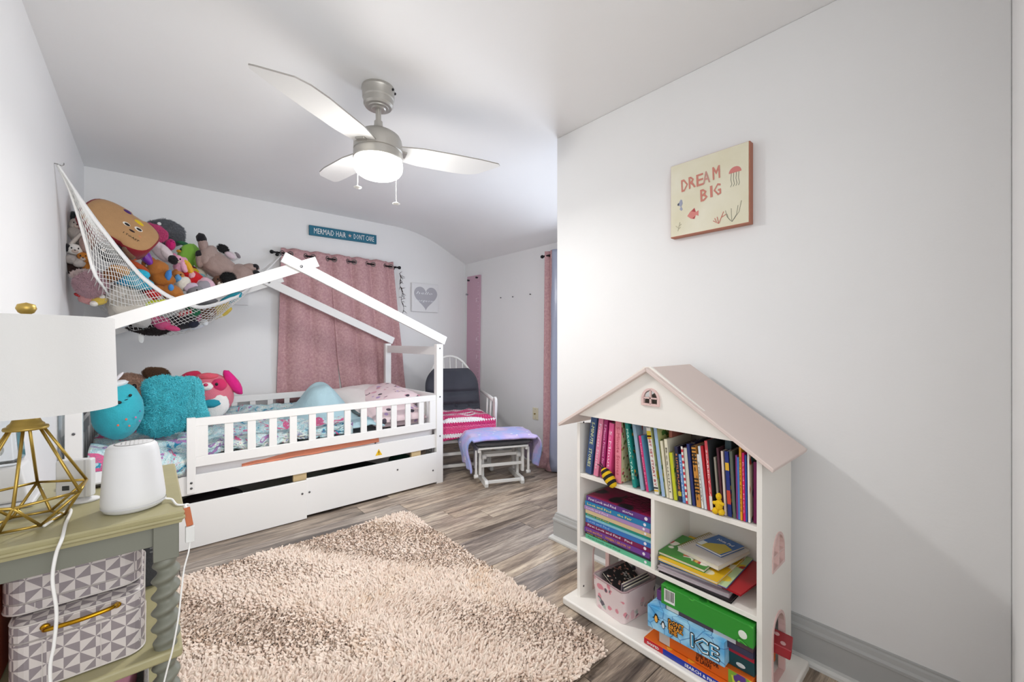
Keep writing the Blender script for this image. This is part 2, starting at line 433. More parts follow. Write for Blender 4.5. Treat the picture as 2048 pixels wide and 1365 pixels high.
def blade(name, ang):
    L0, L1 = .075, .60
    out = []
    lead = [(L0, .056), (.20, .084), (.40, .092), (.48, .084), (.53, .062), (.605, -.036)]
    trail = [(.614, -.052), (.600, -.066), (.50, -.074), (.35, -.076), (.20, -.074), (L0, -.054)]
    pts = lead + trail
    M = Matrix.Translation((fx, fy, 2.062)) @ Matrix.Rotation(ang, 4, 'Z') @ Matrix.Rotation(math.radians(-2.0), 4, 'Y') @ Matrix.Rotation(math.radians(-7), 4, 'X')
    mb = MB(); n = len(pts)
    vs = [M @ Vector((p[0], p[1], .003)) for p in pts] + [M @ Vector((p[0], p[1], -.003)) for p in pts]
    mb.poly(vs, [tuple(range(n))[::-1], tuple(range(n, 2*n))] + [(i, (i+1) % n, n+(i+1) % n, n+i) for i in range(n)])
    b = mb.build('blade', [BLM, NI], fan)
    for p in b.data.polygons:
        if p.index >= 2: p.material_index = 1
    MB().box(.06, .13, -.025, .025, -.010, -.003, M).build('blade_arm', NI, b, bevel=.002)
for a in (209, -13, 95): blade('blade', math.radians(a))
for nm, (u, v0, v1, k) in {'pull_chain': (708, 320, 372, 1.84), 'pull_chain.b': (789, 345, 408, 1.90)}.items():
    p = atd(u, v0, k); q = atd(u, v1, k); p.z = 2.0
    d = Vector((p.x - fx, p.y - fy, 0)).normalized()*.1125; p.x, p.y = fx + d.x, fy + d.y
    pc = MB().tube([p, (p.x, p.y, q.z)], .0011, 6).build('pull_chain', mat('pull_cord', '#eceae4', .5), fan)
    MB().lathe([(0, .006), (.006, .005), (.017, 0), (.017, -.002), (.006, -.006), (0, -.006)], (p.x, p.y, q.z), 20, cap=False).build('fob', mat('pull_cord', '#eceae4', .5), pc, smooth=True)
# ================================================================== house bed
bed = thing('house_bed', 'white wooden house frame bed with slatted guard rail along the back wall', 'bed', (0.75, 3.45, 0))
BX0, BX1, BY0, BY1 = -.28, 1.782, 2.95, 3.92
def bolt(x, y, z, p, r=.0065):
    MB().lathe([(0, 0), (r, 0), (r, .002), (r*.6, .003), (0, .003)], (x, y, z), 10, Matrix.Rotation(PI/2, 4, 'X'), cap=False).build('bolt', mat('bolt_steel', '#6d6d6f', .35, .9), p, smooth=True)
for x, y in ((BX0, BY0), (BX1, BY0), (BX0, BY1), (BX1, BY1)):
    p = bx(x-.030, x+.030, y-.022, y+.022, 0, 1.135).build('post', WHITE, bed, bevel=.003)
    for z in (1.10, .705, .385): bolt(x, y-.0225, z, p)
PKX, PKZ = .742, 1.648
for y in (BY0, BY1):
    for s, ex in ((1, BX1+.055), (-1, BX0-.055)):
        dz = .445
        a = (PKX - s*.105, y + (.012 if s < 0 else -.012), PKZ + .105*dz)
        b = (ex, y + (.012 if s < 0 else -.012), PKZ - abs(ex-PKX)*dz)
        MB().bar(a, b, .024, .068, up=(0, 0, 1)).build('roof_beam', WHITE, bed, bevel=.002) if False else \
        MB().bar(a, b, .068, .024, up=(0, 1, 0)).build('roof_beam', WHITE, bed, bevel=.002)
    MB().lathe([(0, 0), (.009, 0), (.009, .003), (.005, .004), (0, .004)], (PKX, y-.0245, PKZ-.003), 16, Matrix.Rotation(PI/2, 4, 'X'), cap=False).build('ridge_bolt', mat('bolt_steel', '#6d6d6f', .35, .9), bed, smooth=True)
# cross bars of the two gable ends
for x in (BX0, BX1):
    bx(x-.012, x+.012, BY0+.022, BY1-.022, 1.045, 1.115).build('cross_bar', WHITE, bed, bevel=.002)
    bx(x-.010, x+.010, BY0+.022, BY1-.022, .66, .722).build('end_rail', WHITE, bed, bevel=.002)
    bx(x-.009, x+.009, BY0+.022, BY1-.022, .28, .46).build('end_board', WHITE, bed, bevel=.002)
    for k in range(7):
        yy = BY0 + .12 + k*.125
        bx(x-.008, x+.008, yy-.02, yy+.02, .46, .66).build('end_slat', WHITE, bed, bevel=.0015)
# guard rail at the front
fy0, fy1 = BY0-.016, BY0+.006
def rail(y0, y1, x0, x1, zt0, zt1, zb0, zb1, slats, hw, front=True):
    bx(x0, x1, y0, y1, zt0, zt1).build('top_rail', WHITE, bed, bevel=.002)
    bx(x0, x1, y0, y1, zb0, zb1).build('bottom_rail', WHITE, bed, bevel=.002)
    for c in slats: bx(c-hw, c+hw, y0+.004, y1-.004, zb1, zt0).build('slat', WHITE, bed, bevel=.0015)
rail(fy0, fy1, .195, BX1-.03, .676, .722, .447, .503, [.352+.1153*k for k in range(12)], .0215)
rail(BY1-.008, BY1+.010, BX0+.03, BX1-.03, .672, .722, .447, .503, [-.12+.125*k for k in range(15)], .02)
bx(.195, .252, fy0, fy1, .503, .676).build('rail_stile', WHITE, bed, bevel=.0015)
bx(1.693, BX1-.03, fy0, fy1, .503, .676).build('rail_stile', WHITE, bed, bevel=.0015)
p = bx(.155, .195, fy0-.012, fy1, .305, .727).build('rail_post', WHITE, bed, bevel=.002)
for z in (.335, .365): bolt(.175, fy0-.0125, z, p)
bx(BX0+.03, BX1-.03, BY0-.008, BY0+.010, .292, .400).build('side_board', WHITE, bed, bevel=.002)
bx(BX0+.03, BX1-.03, BY1-.010, BY1+.008, .292, .400).build('side_board', WHITE, bed, bevel=.002)
PINE = mat('pine_slat', '#cdb488', .6, vary=.15, vscale=20)
for k in range(13):
    xx = -.16 + k*.148
    bx(xx-.03, xx+.03, BY0+.012, BY1-.012, .300, .318).build('bed_slat', PINE, bed)
for xx in (.74, 1.58): bx(xx-.04, xx+.04, BY0+.002, BY0+.03, .245, .292).build('slat_block', PINE, bed)
# warning sticker
ws = MB().prism([(-.026, 0), (.026, 0), (0, .047)], -.0006, 0, Matrix.Translation((1.27, BY0-.0085, .317))).build('warning_sticker', mat('sticker_yellow', '#f0c020', .4), bed, label='yellow triangular warning sticker')
text('!', frameM((1.2655, BY0-.0095, .324), (1, 0, 0), (0, 0, 1)), .026, mat('ink_black', '#141414', .5), ws, bold=.03)

# trundle drawer under the bed
tr = thing('trundle_drawer', 'white trundle drawer with a long two-board front below the house bed', 'drawer', (.75, 3.4, 0))
bx(-.24, .770, 2.905, 2.925, .004, .252).build('front_board', WHITE, tr, bevel=.002)
bx(.772, 1.752, 2.925, 2.943, .016, .256).build('front_board', WHITE, tr, bevel=.002)
bx(-.22, 1.74, 2.944, 3.90, .03, .05).build('base_panel', WHITE, tr)
bx(-.22, 1.74, 3.88, 3.90, .05, .20).build('rear_board', WHITE, tr)
for x, z, yy in ((.742, .172, 2.9045), (.79, .166, 2.9245), (1.41, .186, 2.9245), (1.715, .118, 2.9245), (-.2, .12, 2.9045)):
    bolt(x, yy, z, tr)
# things stored in the trundle, seen through the gap
for i, (x, w, c, lb) in enumerate([(.30, .34, '#4a4046', 'dark folded blanket lying at the left in the trundle'), (1.20, .36, '#35393c', 'charcoal folded blanket lying in the middle of the trundle'), (1.60, .18, '#2f6a5c', 'green folded cloth at the right end of the trundle'), (-.03, .22, '#a9abb0', 'grey quilted bundle at the left end of the trundle')]):
    mb = MB().ball((x, 3.2, .12), (w/2, .16, .078), n=20, m=12, bumpy=.12, seed=i, sq=.6)
    tag(mb.build('folded_blanket', mat('stored_cloth_%d' % i, c, .9, bump=(60, .4)), smooth=True), lb, 'blanket')

# mattress and sheet
mt = thing('mattress', 'mattress in a white fitted sheet with small black cat faces on the house bed', 'mattress', (.75, 3.45, .32))
def softbox(x0, x1, y0, y1, z0, z1, r=.04, nu=30, nv=16):
    mb = MB(); mb.box(x0, x1, y0, y1, z0, z1); return mb
t = NT('fitted_sheet'); v = t.coord((1, 1, 1)); vo = t.add('ShaderNodeTexVoronoi', feature='F1'); vo.inputs['Scale'].default_value = 16; t.l(v, vo.inputs['Vector'])
sp = t.ramp(vo.outputs['Distance'], [(.10, '#3a3a40'), (.14, '#e6e4e6')]); t.l(sp, t.b.inputs['Base Color']); t.b.inputs['Roughness'].default_value = .8
m_ = softbox(BX0+.035, BX1-.035, BY0+.02, BY1-.02, .319, .47).build('mattress_body', t.m, mt, bevel=.03)
# ================================================================== dollhouse bookcase
DW = mat('dollhouse_white', '#efebe4', .42, bump=(30, .03)); DP = mat('dollhouse_blush', '#dccbc4', .45, bump=(30, .03)); DPK = mat('dollhouse_pink_trim', '#dfc0bb', .45)
INK = mat('ink_black', '#141414', .5)
bc = thing('dollhouse_bookcase', 'white dollhouse bookcase with a blush pitched roof standing against the right wall', 'bookcase', (1.56, .82, 0))
FX, BX = 1.42, 1.71; PL, PR = 1.185, .452; TK = .015
def arch(cy, z0, z1, hw, n=10):
    pts = [(cy-hw, z0), (cy+hw, z0)]
    for i in range(n+1):
        a = PI*i/n; pts.append((cy+hw*math.cos(a), z1-hw*1.15+hw*1.15*math.sin(a)))
    return pts
def cut(o, cutters):
    cs = []
    for c in cutters:
        k = c.build('cutter', DW); cs.append(k); m = o.modifiers.new('b', 'BOOLEAN'); m.operation = 'DIFFERENCE'; m.object = k; m.solver = 'EXACT'
    par = o.parent; o.parent = None
    if par:
        I = ROOTS[o.name]
        for k in cs: k.matrix_world = I.inverted()
    bpy.context.view_layer.update(); dg = bpy.context.evaluated_depsgraph_get()
    me = bpy.data.meshes.new_from_object(o.evaluated_get(dg)); o.modifiers.clear(); old = o.data; o.data = me; me.name = o.name
    for k in cs: bpy.data.objects.remove(k)
    o.parent = par; return o
# side panels live in the y plane: outline (x,z)
def side(y0, y1, win):
    o = MB().prism([(FX, .035), (BX, .035), (BX, .76), (FX, .80)], y0, y1).build('side_panel', DW, bc)
    cs = [MB().prism(arch(1.574, .02, .262, .066), y0-.01, y1+.01)]
    if win: cs.append(MB().prism(arch(1.572, .408, .525, .060), y0-.01, y1+.01))
    return cut(o, cs)
def ringprism(outer, inner, y0, y1, mb):
    n = len(outer); vs = []
    for y in (y0, y1):
        for q in outer: vs.append((q[0], y, q[1]))
        for q in inner: vs.append((q[0], y, q[1]))
    fs = []
    for i in range(n):
        j = (i+1) % n
        fs += [(i, j, n+j, n+i), (2*n+i, 3*n+i, 3*n+j, 2*n+j), (i, 2*n+i, 2*n+j, j), (n+i, n+j, 3*n+j, 3*n+i)]
    mb.poly(vs, fs); return mb
sp = side(PR, PR+TK, True); sp2 = side(PL-TK, PL, False)
for y0, y1, par in ((PR-.003, PR+TK+.002, sp), (PL-TK-.002, PL+.003, sp2)):
    ringprism(arch(1.574, .0351, .262, .066), arch(1.574, .0352, .252, .056), y0, y1, MB()).build('door_trim', DPK, par)
    if par is sp:
        w = ringprism(arch(1.572, .408, .525, .060), arch(1.572, .417, .516, .051), y0, y1, MB())
        w.box(1.5695, 1.5745, y0, y1, .415, .518).box(1.52, 1.624, y0+.002, y1-.002, .452, .458)
        w.build('window_trim', DPK, par)
bx(1.365, 1.745, .405, 1.225, .002, .035).build('base_plinth', DW, bc, bevel=.008)
bx(FX+.002, BX, PR+TK, PL-TK, .564, .58).build('shelf', DW, bc, bevel=.001)
bx(FX+.002, BX, PR+TK, PL-TK, .284, .300).build('shelf', DW, bc, bevel=.001)
bx(FX+.003, BX, .815, .830, .300, .564).build('divider', DW, bc, bevel=.001)
MB().prism([(0, .30), (.70, .30), (.70, .78), (.36, 1.03), (.34, 1.03), (0, .79)], 0, .005, Matrix(((0, 1, 0, BX-.006), (-1, 0, 0, PL-TK-.001), (0, 0, 1, 0), (0, 0, 0, 1)))).build('back_panel', DW, bc)
g = MB().prism([(0, 0), (.66, 0), (.345, .225), (.315, .225)], 0, .010, Matrix(((0, 1, 0, FX-.012), (-1, 0, 0, 1.165), (0, 0, 1, .838), (0, 0, 0, 1)))).build('gable', DW, bc)
def archY(cy, z0, z1, hw): return arch(cy, z0, z1, hw)
MX = Matrix(((0, 1, 0, 0), (1, 0, 0, 0), (0, 0, 1, 0), (0, 0, 0, 1)))       # (x,y)->(y,x)
def ringX(mb, outer, inner, x0, x1):
    t_mb = ringprism(outer, inner, x0, x1, MB()); mb.poly([MX @ Vector(p) for p in t_mb.v], t_mb.f)
gc = MB(); tmp = MB().prism(arch(.821, .925, .978, .030), FX-.03, FX+.02); gc.poly([MX @ Vector(p) for p in tmp.v], [f[::-1] for f in tmp.f])
cut(g, [gc])
w = MB(); ringX(w, arch(.821, .918, .984, .037), arch(.821, .926, .976, .028), FX-.018, FX-.008)
w.box(FX-.018, FX-.010, .8185, .8235, .924, .978).box(FX-.018, FX-.010, .792, .850, .944, .949)
w.build('gable_window', DPK, bc)
RY, RZ = .832, 1.062
for s, ey, ez in ((1, 1.272, .788), (-1, .410, .780)):
    M = Matrix(((0, 1, 0, 0), (1, 0, 0, 0), (0, 0, 1, 0), (0, 0, 0, 1)))
    mb = MB(); th = .014
    pts = [(RY, RZ), (ey, ez), (ey-s*.004, ez-.013), (RY, RZ-th*1.2)]
    vs = [(x, p[0], p[1]) for x in (1.388, 1.742) for p in pts]
    mb.poly(vs, [(0, 1, 2, 3), (7, 6, 5, 4), (0, 4, 5, 1), (1, 5, 6, 2), (2, 6, 7, 3), (3, 7, 4, 0)])
    mb.build('roof_panel', DP, bc, bevel=.003)
for y, z in ((PL-TK-.0005, .80), (PL-TK-.0005, .075)):
    MB().lathe([(0, 0), (.004, 0), (.004, .001), (0, .001)], (1.445, y, z), 12, Matrix.Rotation(PI/2, 4, 'X'), cap=False).build('screw_hole', mat('dark_metal', '#2a2a2c', .4, .8), bc)

PAGES = mat('paper_pages', '#ded6c4', .8, vary=.1, vscale=80)
def pattern(name, base, cols, scale=14, lines=None):
    if name in MATS: return MATS[name]
    t = NT(name); v = t.coord((1, 1, 1)); vo = t.add('ShaderNodeTexVoronoi', feature='SMOOTH_F1'); vo.inputs['Scale'].default_value = scale; t.l(v, vo.inputs['Vector'])
    n = len(cols); sep = t.add('ShaderNodeSeparateColor'); t.l(vo.outputs['Color'], sep.inputs[0])
    c = t.ramp(sep.outputs[0], [(0, base)] + [(.35 + .6*i/n, cc) for i, cc in enumerate(cols)], 'CONSTANT')
    d = t.ramp(vo.outputs['Distance'], [(.30, '#ffffff'), (.36, '#000000')]); c = t.mix(d, base, c)
    t.l(c, t.b.inputs['Base Color']); t.b.inputs['Roughness'].default_value = .4; MATS[name] = t.m; return t.m
BKG = 'books standing on the top shelf of the dollhouse bookcase'
def book(M, w, h, d, cover, label, txt=None, tc='#ffffff', th=None, group=None, right=None, name='picture_book', off=.5, tl=.75):
    """local x = thickness, y = height, z = towards the viewer (spine at z=0)"""
    b = thing(name, label, 'book', M=M, group=group); ROOTS[b.name] = M.copy()
    cm = cover if not isinstance(cover, str) else plain(cover, .35); rm = right if right is not None else cm
    c = min(.0022, w*.16)
    MB().box(0, w, 0, h, -c*1.2, 0).box(0, c, 0, h, -d, -c*1.2).build('cover', cm, b, local=True)
    MB().box(w-c, w, 0, h, -d, -c*1.2).build('cover_board', rm, b, local=True)
    MB().box(c, w-c, .002, h-.002, -d+.003, -c*1.2).build('pages', PAGES, b, local=True)
    if txt:
        T = M @ Matrix.Translation((w*(.5) , h*off + h*tl/2, .0)) @ Matrix.Rotation(-PI/2, 4, 'Z')
        ht = th or w*.5
        text(txt, T @ Matrix.Translation((0, -ht*.5, .0004)), ht, plain(tc, .4), b, width=h*tl, bold=.012)
    return b
def Z2(X, Y): return 1140 + X/4.875, 800 + Y/4.875
XS = 1.432
rows = [  # x-left,x-right at foot, y foot, x-left at head, y head, cover, look, text, text colour, right board, depth
 (150, 205, 690, 214, 118, '#35507c', 'blue storybook leaning right, first book at the left end of the top shelf', '5-MINUTE   STORIES', '#d8dfa8', None, .20),
 (228, 272, 705, 288, 125, '#de7f9f', 'thin-lettered rose pink storybook leaning beside the blue first book', 'Princess Stories', '#f6d8e4', None, .20),
 (292, 328, 745, 338, 140, '#9c1f63', 'dark magenta storybook between two pink books, behind the crochet bee', '5-Minute Princess Stories', '#f0a8cf', None, .19),
 (345, 388, 760, 385, 228, '#e0568f', 'hot pink shorter storybook right behind the crochet bee', '5-Minute', '#f7c9dd', None, .18),
 (440, 498, 812, 443, 160, '#e38494', 'thick salmon pink storybook with a white flowered cover', '5-Minute Stories', '#c95a70', 'flower', .20),
 (612, 645, 875, 528, 172, '#11847a', 'teal storybook leaning left beside the salmon pink one', 'MAGICAL TALES', '#cdeee2', 'teal', .20),
 (690, 722, 880, 598, 180, '#8fa9bb', 'grey blue book leaning left next to the teal one', None, '#ffffff', None, .19),
 (745, 768, 948, 668, 352, '#cf2f72', 'short book with crimson spine and sky blue cover', 'Little Sister Book', '#f3a6c6', 'sky', .17),
 (826, 868, 948, 742, 270, '#dfdcd6', 'white book with a yellow head and red spine lettering', 'GET SET START BY', '#b22a3a', 'greenish', .18),
 (897, 928, 960, 812, 262, '#9cb6d6', 'pale blue book with tiny dark flowers on its spine', None, '#ffffff', 'greenish', .18),
 (942, 966, 1008, 876, 402, '#d9d2ba', 'narrow cream book left of the cream book with a script title', None, '#ffffff', None, .17),
 (970, 1000, 1018, 916, 384, '#e3dcc4', 'cream book with a grey script title on its cover', 'Beautiful', '#6a6558', 'cream', .19),
 (1016, 1046, 1034, 966, 516, '#bfc427', 'yellow green short book near the middle of the top shelf', None, '#ffffff', 'greenish', .15),
 (1062, 1094, 1018, 1016, 455, '#23233f', 'black and navy book about planets with orange lettering', '8 LITTLE PLANETS', '#e0904a', None, .17),
 (1100, 1128, 1030, 1058, 532, '#5f8fc6', 'blue book right of the planets book', 'I love my book', '#e8eef6', None, .15),
 (1132, 1150, 1055, 1082, 475, '#c73848', 'thin red and white striped book', None, '#ffffff', 'stripes', .17),
 (1155, 1185, 1064, 1108, 470, '#c9c7bd', 'thin grey book with a green meadow cover', None, '#ffffff', 'meadow', .17),
 (1195, 1222, 1030, 1136, 432, '#27336c', 'navy book right of the meadow cover book', None, '#ffffff', None, .18),
 (1236, 1278, 1010, 1182, 450, '#c98a3c', 'ochre book with black spine bands like a bee', 'Bee Tales', '#2a2218', None, .18),
 (1284, 1304, 1030, 1236, 532, '#e5e2da', 'thin white book left of the two thin red books', 'A FIRST STORY', '#44444a', None, .16),
 (1312, 1336, 1046, 1246, 452, '#cfd4da', 'thin silver grey book right of the thin white one', None, '#ffffff', None, .18),
 (1342, 1366, 1040, 1272, 450, '#b01f2c', 'thin deep red book left of the coral spine one', None, '#ffffff', None, .18),
 (1370, 1398, 1075, 1309, 400, '#d8525a', 'coral spined book with a large dark grey cover', 'SCAREDY CAT', '#f6e3df', 'smoke', .20),
 (1444, 1462, 1085, 1400, 560, '#8f887c', 'thin taupe book behind the yellow crochet toy', None, '#ffffff', None, .16),
 (1480, 1500, 1092, 1426, 470, '#4b2430', 'thin dark maroon book right of the yellow crochet toy', None, '#ffffff', None, .17),
 (1506, 1526, 1100, 1470, 500, '#d9c8bd', 'thin blush book beside the dark blue rocket book', None, '#ffffff', None, .18),
 (1541, 1578, 1100, 1506, 502, '#1f2f78', 'dark blue book with yellow and red shapes on its spine', None, '#ffffff', 'rocket', .17),
 (1590, 1618, 1090, 1552, 500, '#5c6358', 'grey green book right of the dark blue one', None, '#ffffff', None, .17),
 (1624, 1640, 1115, 1612, 540, '#7b3277', 'thin violet book at the left of the bright thin books', None, '#ffffff', None, .15),
 (1642, 1660, 1128, 1628, 560, '#3f79c2', 'thin bright blue book beside the orange one', None, '#ffffff', None, .15),
 (1661, 1682, 1130, 1647, 460, '#e09a22', 'orange book with a yellow spine among thin bright books', 'Stories for bed', '#7c3d18', None, .18),
 (1690, 1712, 1140, 1675, 516, '#d31765', 'crimson pink paperback right of the orange book', 'Read It Here', '#f5a9c9', None, .16),
 (1714, 1728, 1142, 1703, 540, '#2f4fa0', 'thin royal blue book next to the crimson pink one', None, '#ffffff', None, .16),
 (1738, 1756, 1175, 1727, 484, '#eceae4', 'tall white magazine with a swirled sea picture cover', None, '#ffffff', 'swirl', .19),
 (1790, 1826, 1172, 1790, 606, '#7a1757', 'plum purple book at the far right end of the top shelf', None, '#ffffff', None, .17)]
RB = {'flower': pattern('cover_floral', '#d8c9a0', ['#a8474f', '#6c7f45', '#d9a34a'], 60), 'teal': pattern('cover_teal_dots', '#1d8a80', ['#16344a', '#e5a637', '#123'+'a40'], 50),
      'sky': mat('cover_sky', '#6aa3c4', .35), 'greenish': pattern('cover_lemon', '#cbd08a', ['#5b8a45', '#d8c22f'], 40), 'cream': mat('cover_cream', '#ded7c2', .5),
      'stripes': pattern('cover_stripes', '#e4dcd4', ['#c23040'], 70), 'meadow': pattern('cover_meadow', '#7f9a4a', ['#4a6a2c', '#c2c78a'], 40),
      'smoke': mat('cover_smoke', '#4a4e50', .4, vary=.4, vscale=12), 'rocket': pattern('cover_rocket', '#1f2f78', ['#e6b52a', '#c2412f'], 45),
      'swirl': pattern('cover_swirl', '#ded6bd', ['#b34c3c', '#2f6f86', '#5d8a6a'], 22)}
bks = []
for i, (xl, xr, yb, xt, yt, col, lb, tx, tc, rb, dep) in enumerate(rows):
    yt_ = yt
    xs = XS + (.010 if i == len(rows)-1 else 0)
    a = on(0, xs, *Z2(xl, yb)); b = on(0, xs, *Z2(xr, yb)); c = on(0, xs, *Z2(xt, yt_))
    w = (a.y - b.y)*.97; up = Vector((0, c.y-a.y, c.z-.583)); h = max(.12, min(up.length, .262)); up.normalize()
    xd = Vector((0, -up.z, up.y)); foot = Vector((xs, a.y, .583)) 
    if up.y > 0: foot.z += up.y*w*0.0
    else: pass
    if xd.z < 0: foot.z += -xd.z*w
    M = frameM(foot, xd, up)
    bks.append(book(M, w, h, dep, col, lb, tx, tc, right=RB.get(rb), group=BKG))
# bands on a few spines
def band(b, w, h, z0, z1, col, nm='spine_band'):
    M = ROOTS[b.name]; MB().box(0, w, z0, z1, 0, .0005, M).build(nm, plain(col, .4), b)
def wof(i): r = rows[i]; return (on(0, XS, *Z2(r[0], r[2])).y - on(0, XS, *Z2(r[1], r[2])).y)*.97
for k in range(7): band(bks[18], wof(18), 0, .145+k*.012, .150+k*.012, '#231c16')
for k in range(5): band(bks[18], wof(18), 0, .045+k*.012, .050+k*.012, '#231c16')
band(bks[8], wof(8), 0, .205, .235, '#d9c22a'); band(bks[8], wof(8), 0, .212, .218, '#b33030'); band(bks[8], wof(8), 0, .01, .016, '#d9b22a'); band(bks[8], wof(8), 0, .02, .026, '#2a2a2a')
for k in range(10): band(bks[15], wof(15), 0, .01+k*.02, .02+k*.02, '#e8e4dc')
band(bks[26], wof(26), 0, .04, .085, '#c2412f'); band(bks[26], wof(26), 0, .15, .175, '#e0b030')
band(bks[22], wof(22), 0, .003, .05, '#e9e4dc'); band(bks[13], wof(13), 0, .02, .035, '#c8c13a')
# books fallen back behind the front row, only their heads show
for (u, v, w, col, lb) in ((1279, 838, .012, '#a8432f', 'rust brown book standing behind the front row near the teal book'), (1286, 846, .016, '#cfd0d4', 'pale book standing behind the front row above the short crimson one'),
                           (1338, 856, .012, '#b0695a', 'terracotta book standing deep behind the cream ones'), (1450, 880, .02, '#3c5058', 'slate book leaning deep at the back of the top shelf')):
    p = on(0, 1.475, u, v); h = min(.27, p.z-.583); M = frameM((1.475, p.y, .582), (0, -1, 0), (0, 0, 1))
    book(M, w, h, .16, col, lb, group='books standing behind the front row')

# flat stack in the left compartment
SG = 'look-and-find picture books stacked flat in the left compartment'
stack = [('#58b08a', .018, 'jade green picture book at the bottom of the flat stack', 'First Look and Find', '#3a7a60'),
         ('#2c1f3c', .010, 'thin black picture book second from the bottom of the flat stack', 'FIND THEM ALL', '#c9b85a'),
         ('#6b3a8e', .020, 'purple picture book with yellow lettering low in the flat stack', 'Look and Find    WHEN I GROW UP', '#e3a23a'),
         ('#7a0f4b', .020, 'maroon picture book with white lettering in the lower half of the flat stack', 'First Look and Find   Find', '#f1e2ea'),
         ('#2f6fb8', .020, 'royal blue picture book in the middle of the flat stack', 'Look and Find', '#9cc0e8'),
         ('#7fb8c8', .009, 'thin pale aqua picture book in the middle of the flat stack', None, '#fff'),
         ('#158f80', .012, 'teal green picture book with yellow spots above the middle of the flat stack', 'Look and Find', '#e0d04a'),
         ('#cdb68c', .016, 'tan picture book third from the top group of the flat stack', None, '#fff'),
         ('#a583b4', .017, 'lilac picture book under the bright blue one in the flat stack', 'Look and Find', '#e3d2ea'),
         ('#1778a8', .020, 'bright blue picture book second from the top of the flat stack', 'Look and Find     the Fair', '#e8e070'),
         ('#5a2d7c', .023, 'purple spined picture book with a spider web cover on top of the flat stack', 'First Look and Find      stories', '#f0e8f4')]
z = .3003
for i, (col, th_, lb, tx, tc) in enumerate(stack):
    W_ = .315; D_ = .235; off = rg.uniform(-.004, .004); M = frameM((1.437+rg.uniform(-.004, .004), 1.155+off, z+th_), (0, 0, -1), (0, -1, 0))
    # local x = down (thickness), y = to the right of the photo (length), z: x cross y
    M = frameM((1.437+rg.uniform(-.004, .003), 1.153+off, z), (0, 0, 1), (0, -1, 0))  # z axis = (0,0,1)x(0,-1,0) = (1,0,0)
    b = thing('picture_book', lb, 'book', M=M, group=SG)
    X0 = M.translation; c_ = .0018; x0, y1 = X0.x, X0.y; y0 = y1 - W_
    cm = plain(col, .35)
    MB().box(x0, x0+c_, y0, y1, z, z+th_-.0006).box(x0+c_, x0+D_, y0, y1, z, z+c_).build('cover', cm, b)
    topm = cm if i < len(stack)-1 else pattern('cover_spider', '#8c1244', ['#1c1820', '#1c1820', '#6c6a6e'], 12)
    MB().box(x0+c_, x0+D_, y0, y1, z+th_-c_-.0006, z+th_-.0006).build('cover_board', topm, b)
    MB().box(x0+c_, x0+D_-.004, y0+.003, y1-.003, z+c_, z+th_-c_-.0006).build('pages', PAGES, b)
    if tx: text(tx, frameM((x0-.0004, y1-.012, z+th_*.3), (0, -1, 0), (0, 0, 1)), th_*.45, plain(tc, .4), b, width=min(.22, .0085*len(tx)), bold=.01)
    if th_ > .015:
        MB().lathe([(0, 0), (th_*.3, 0), (th_*.3, .0005), (0, .0005)], (x0-.0006, y0+.025, z+th_*.5), 12, Matrix.Rotation(PI/2, 4, 'Y'), cap=False).build('emblem', plain('#e6e0ea', .4), b)
    if i == len(stack)-1:
        web = MB(); cx_, cy_ = x0+.10, y0+.03; zt = z+th_
        for k in range(9):
            a = PI*.1 + k*PI/9.5
            web.tube([(cx_, cy_, zt), (cx_+.12*math.cos(a)*(.8), cy_+.15*math.sin(a), zt)], .0006, 4)
        for rr in (.25, .5, .75, 1):
            web.tube([(cx_+.12*.8*rr*math.cos(PI*.1+k*PI/9.5), cy_+.15*rr*math.sin(PI*.1+k*PI/9.5), zt) for k in range(9)], .0006, 4)
        web.build('printed_web', INK, b)
    z += th_

# right compartment: notebooks and activity books fanned on the shelf
def slab(name, lb, cat, quad, z0, th_, cover, side_m=None, group=None, texts=(), r=.004, under=None):
    """flat book given by three floor-plan corners p0 (near left), p1 (near right), p2 (far right)"""
    p0, p1, p2 = [Vector((q[0], q[1], z0)) for q in quad]; xd = (p1-p0); W_ = xd.length; xd.normalize(); yd = Vector((-xd.y, xd.x, 0))
    if yd.dot(p2-p1) < 0: yd = -yd
    D_ = abs((p2-p1).dot(yd)); M = Matrix((xd, yd, Vector((0, 0, 1)))).transposed().to_4x4(); M.translation = p0
    b = thing(name, lb, cat, M=M, group=group); c_ = min(.0015, th_*.2)
    cm = cover if not isinstance(cover, str) else plain(cover, .35)
    MB().box(0, W_, 0, D_, th_-c_, th_).build('cover', cm, b, local=True)
    MB().box(0, W_, 0, D_, 0, c_).build('back_cover', under or cm, b, local=True)
    MB().box(.002, W_-.002, .002, D_-.002, c_, th_-c_).build('pages', side_m or PAGES, b, local=True)
    return b, M, W_, D_
AG = 'notebooks and activity books fanned in the right compartment'
pl_ = lambda u, v, z: (lambda p: (p.x, p.y))(on(2, z, u, v))
PP = mat('grey_papers', '#b6aeb2', .7, vary=.2, vscale=60)
b, M, W_, D_ = slab('lap_tray', 'black rimmed lap tray lying lowest under the fanned notebooks', 'tray', [(1.425, .800), (1.428, .545), (1.62, .525)], .3005, .008, '#1f1d20', mat('tray_core', '#222022', .5), None)
b, M, W_, D_ = slab('paper_pad', 'mauve grey pad of papers on the black tray', 'pad', [(1.423, .803), (1.440, .556), (1.63, .56)], .309, .013, mat('mauve_card', '#b9a9b0', .5), PP, AG)
b, M, W_, D_ = slab('paper_pad', 'thin grey folder of loose sheets on the mauve pad', 'pad', [(1.432, .80), (1.455, .585), (1.65, .60)], .3225, .010, mat('grey_card', '#9c9499', .5), PP, AG)
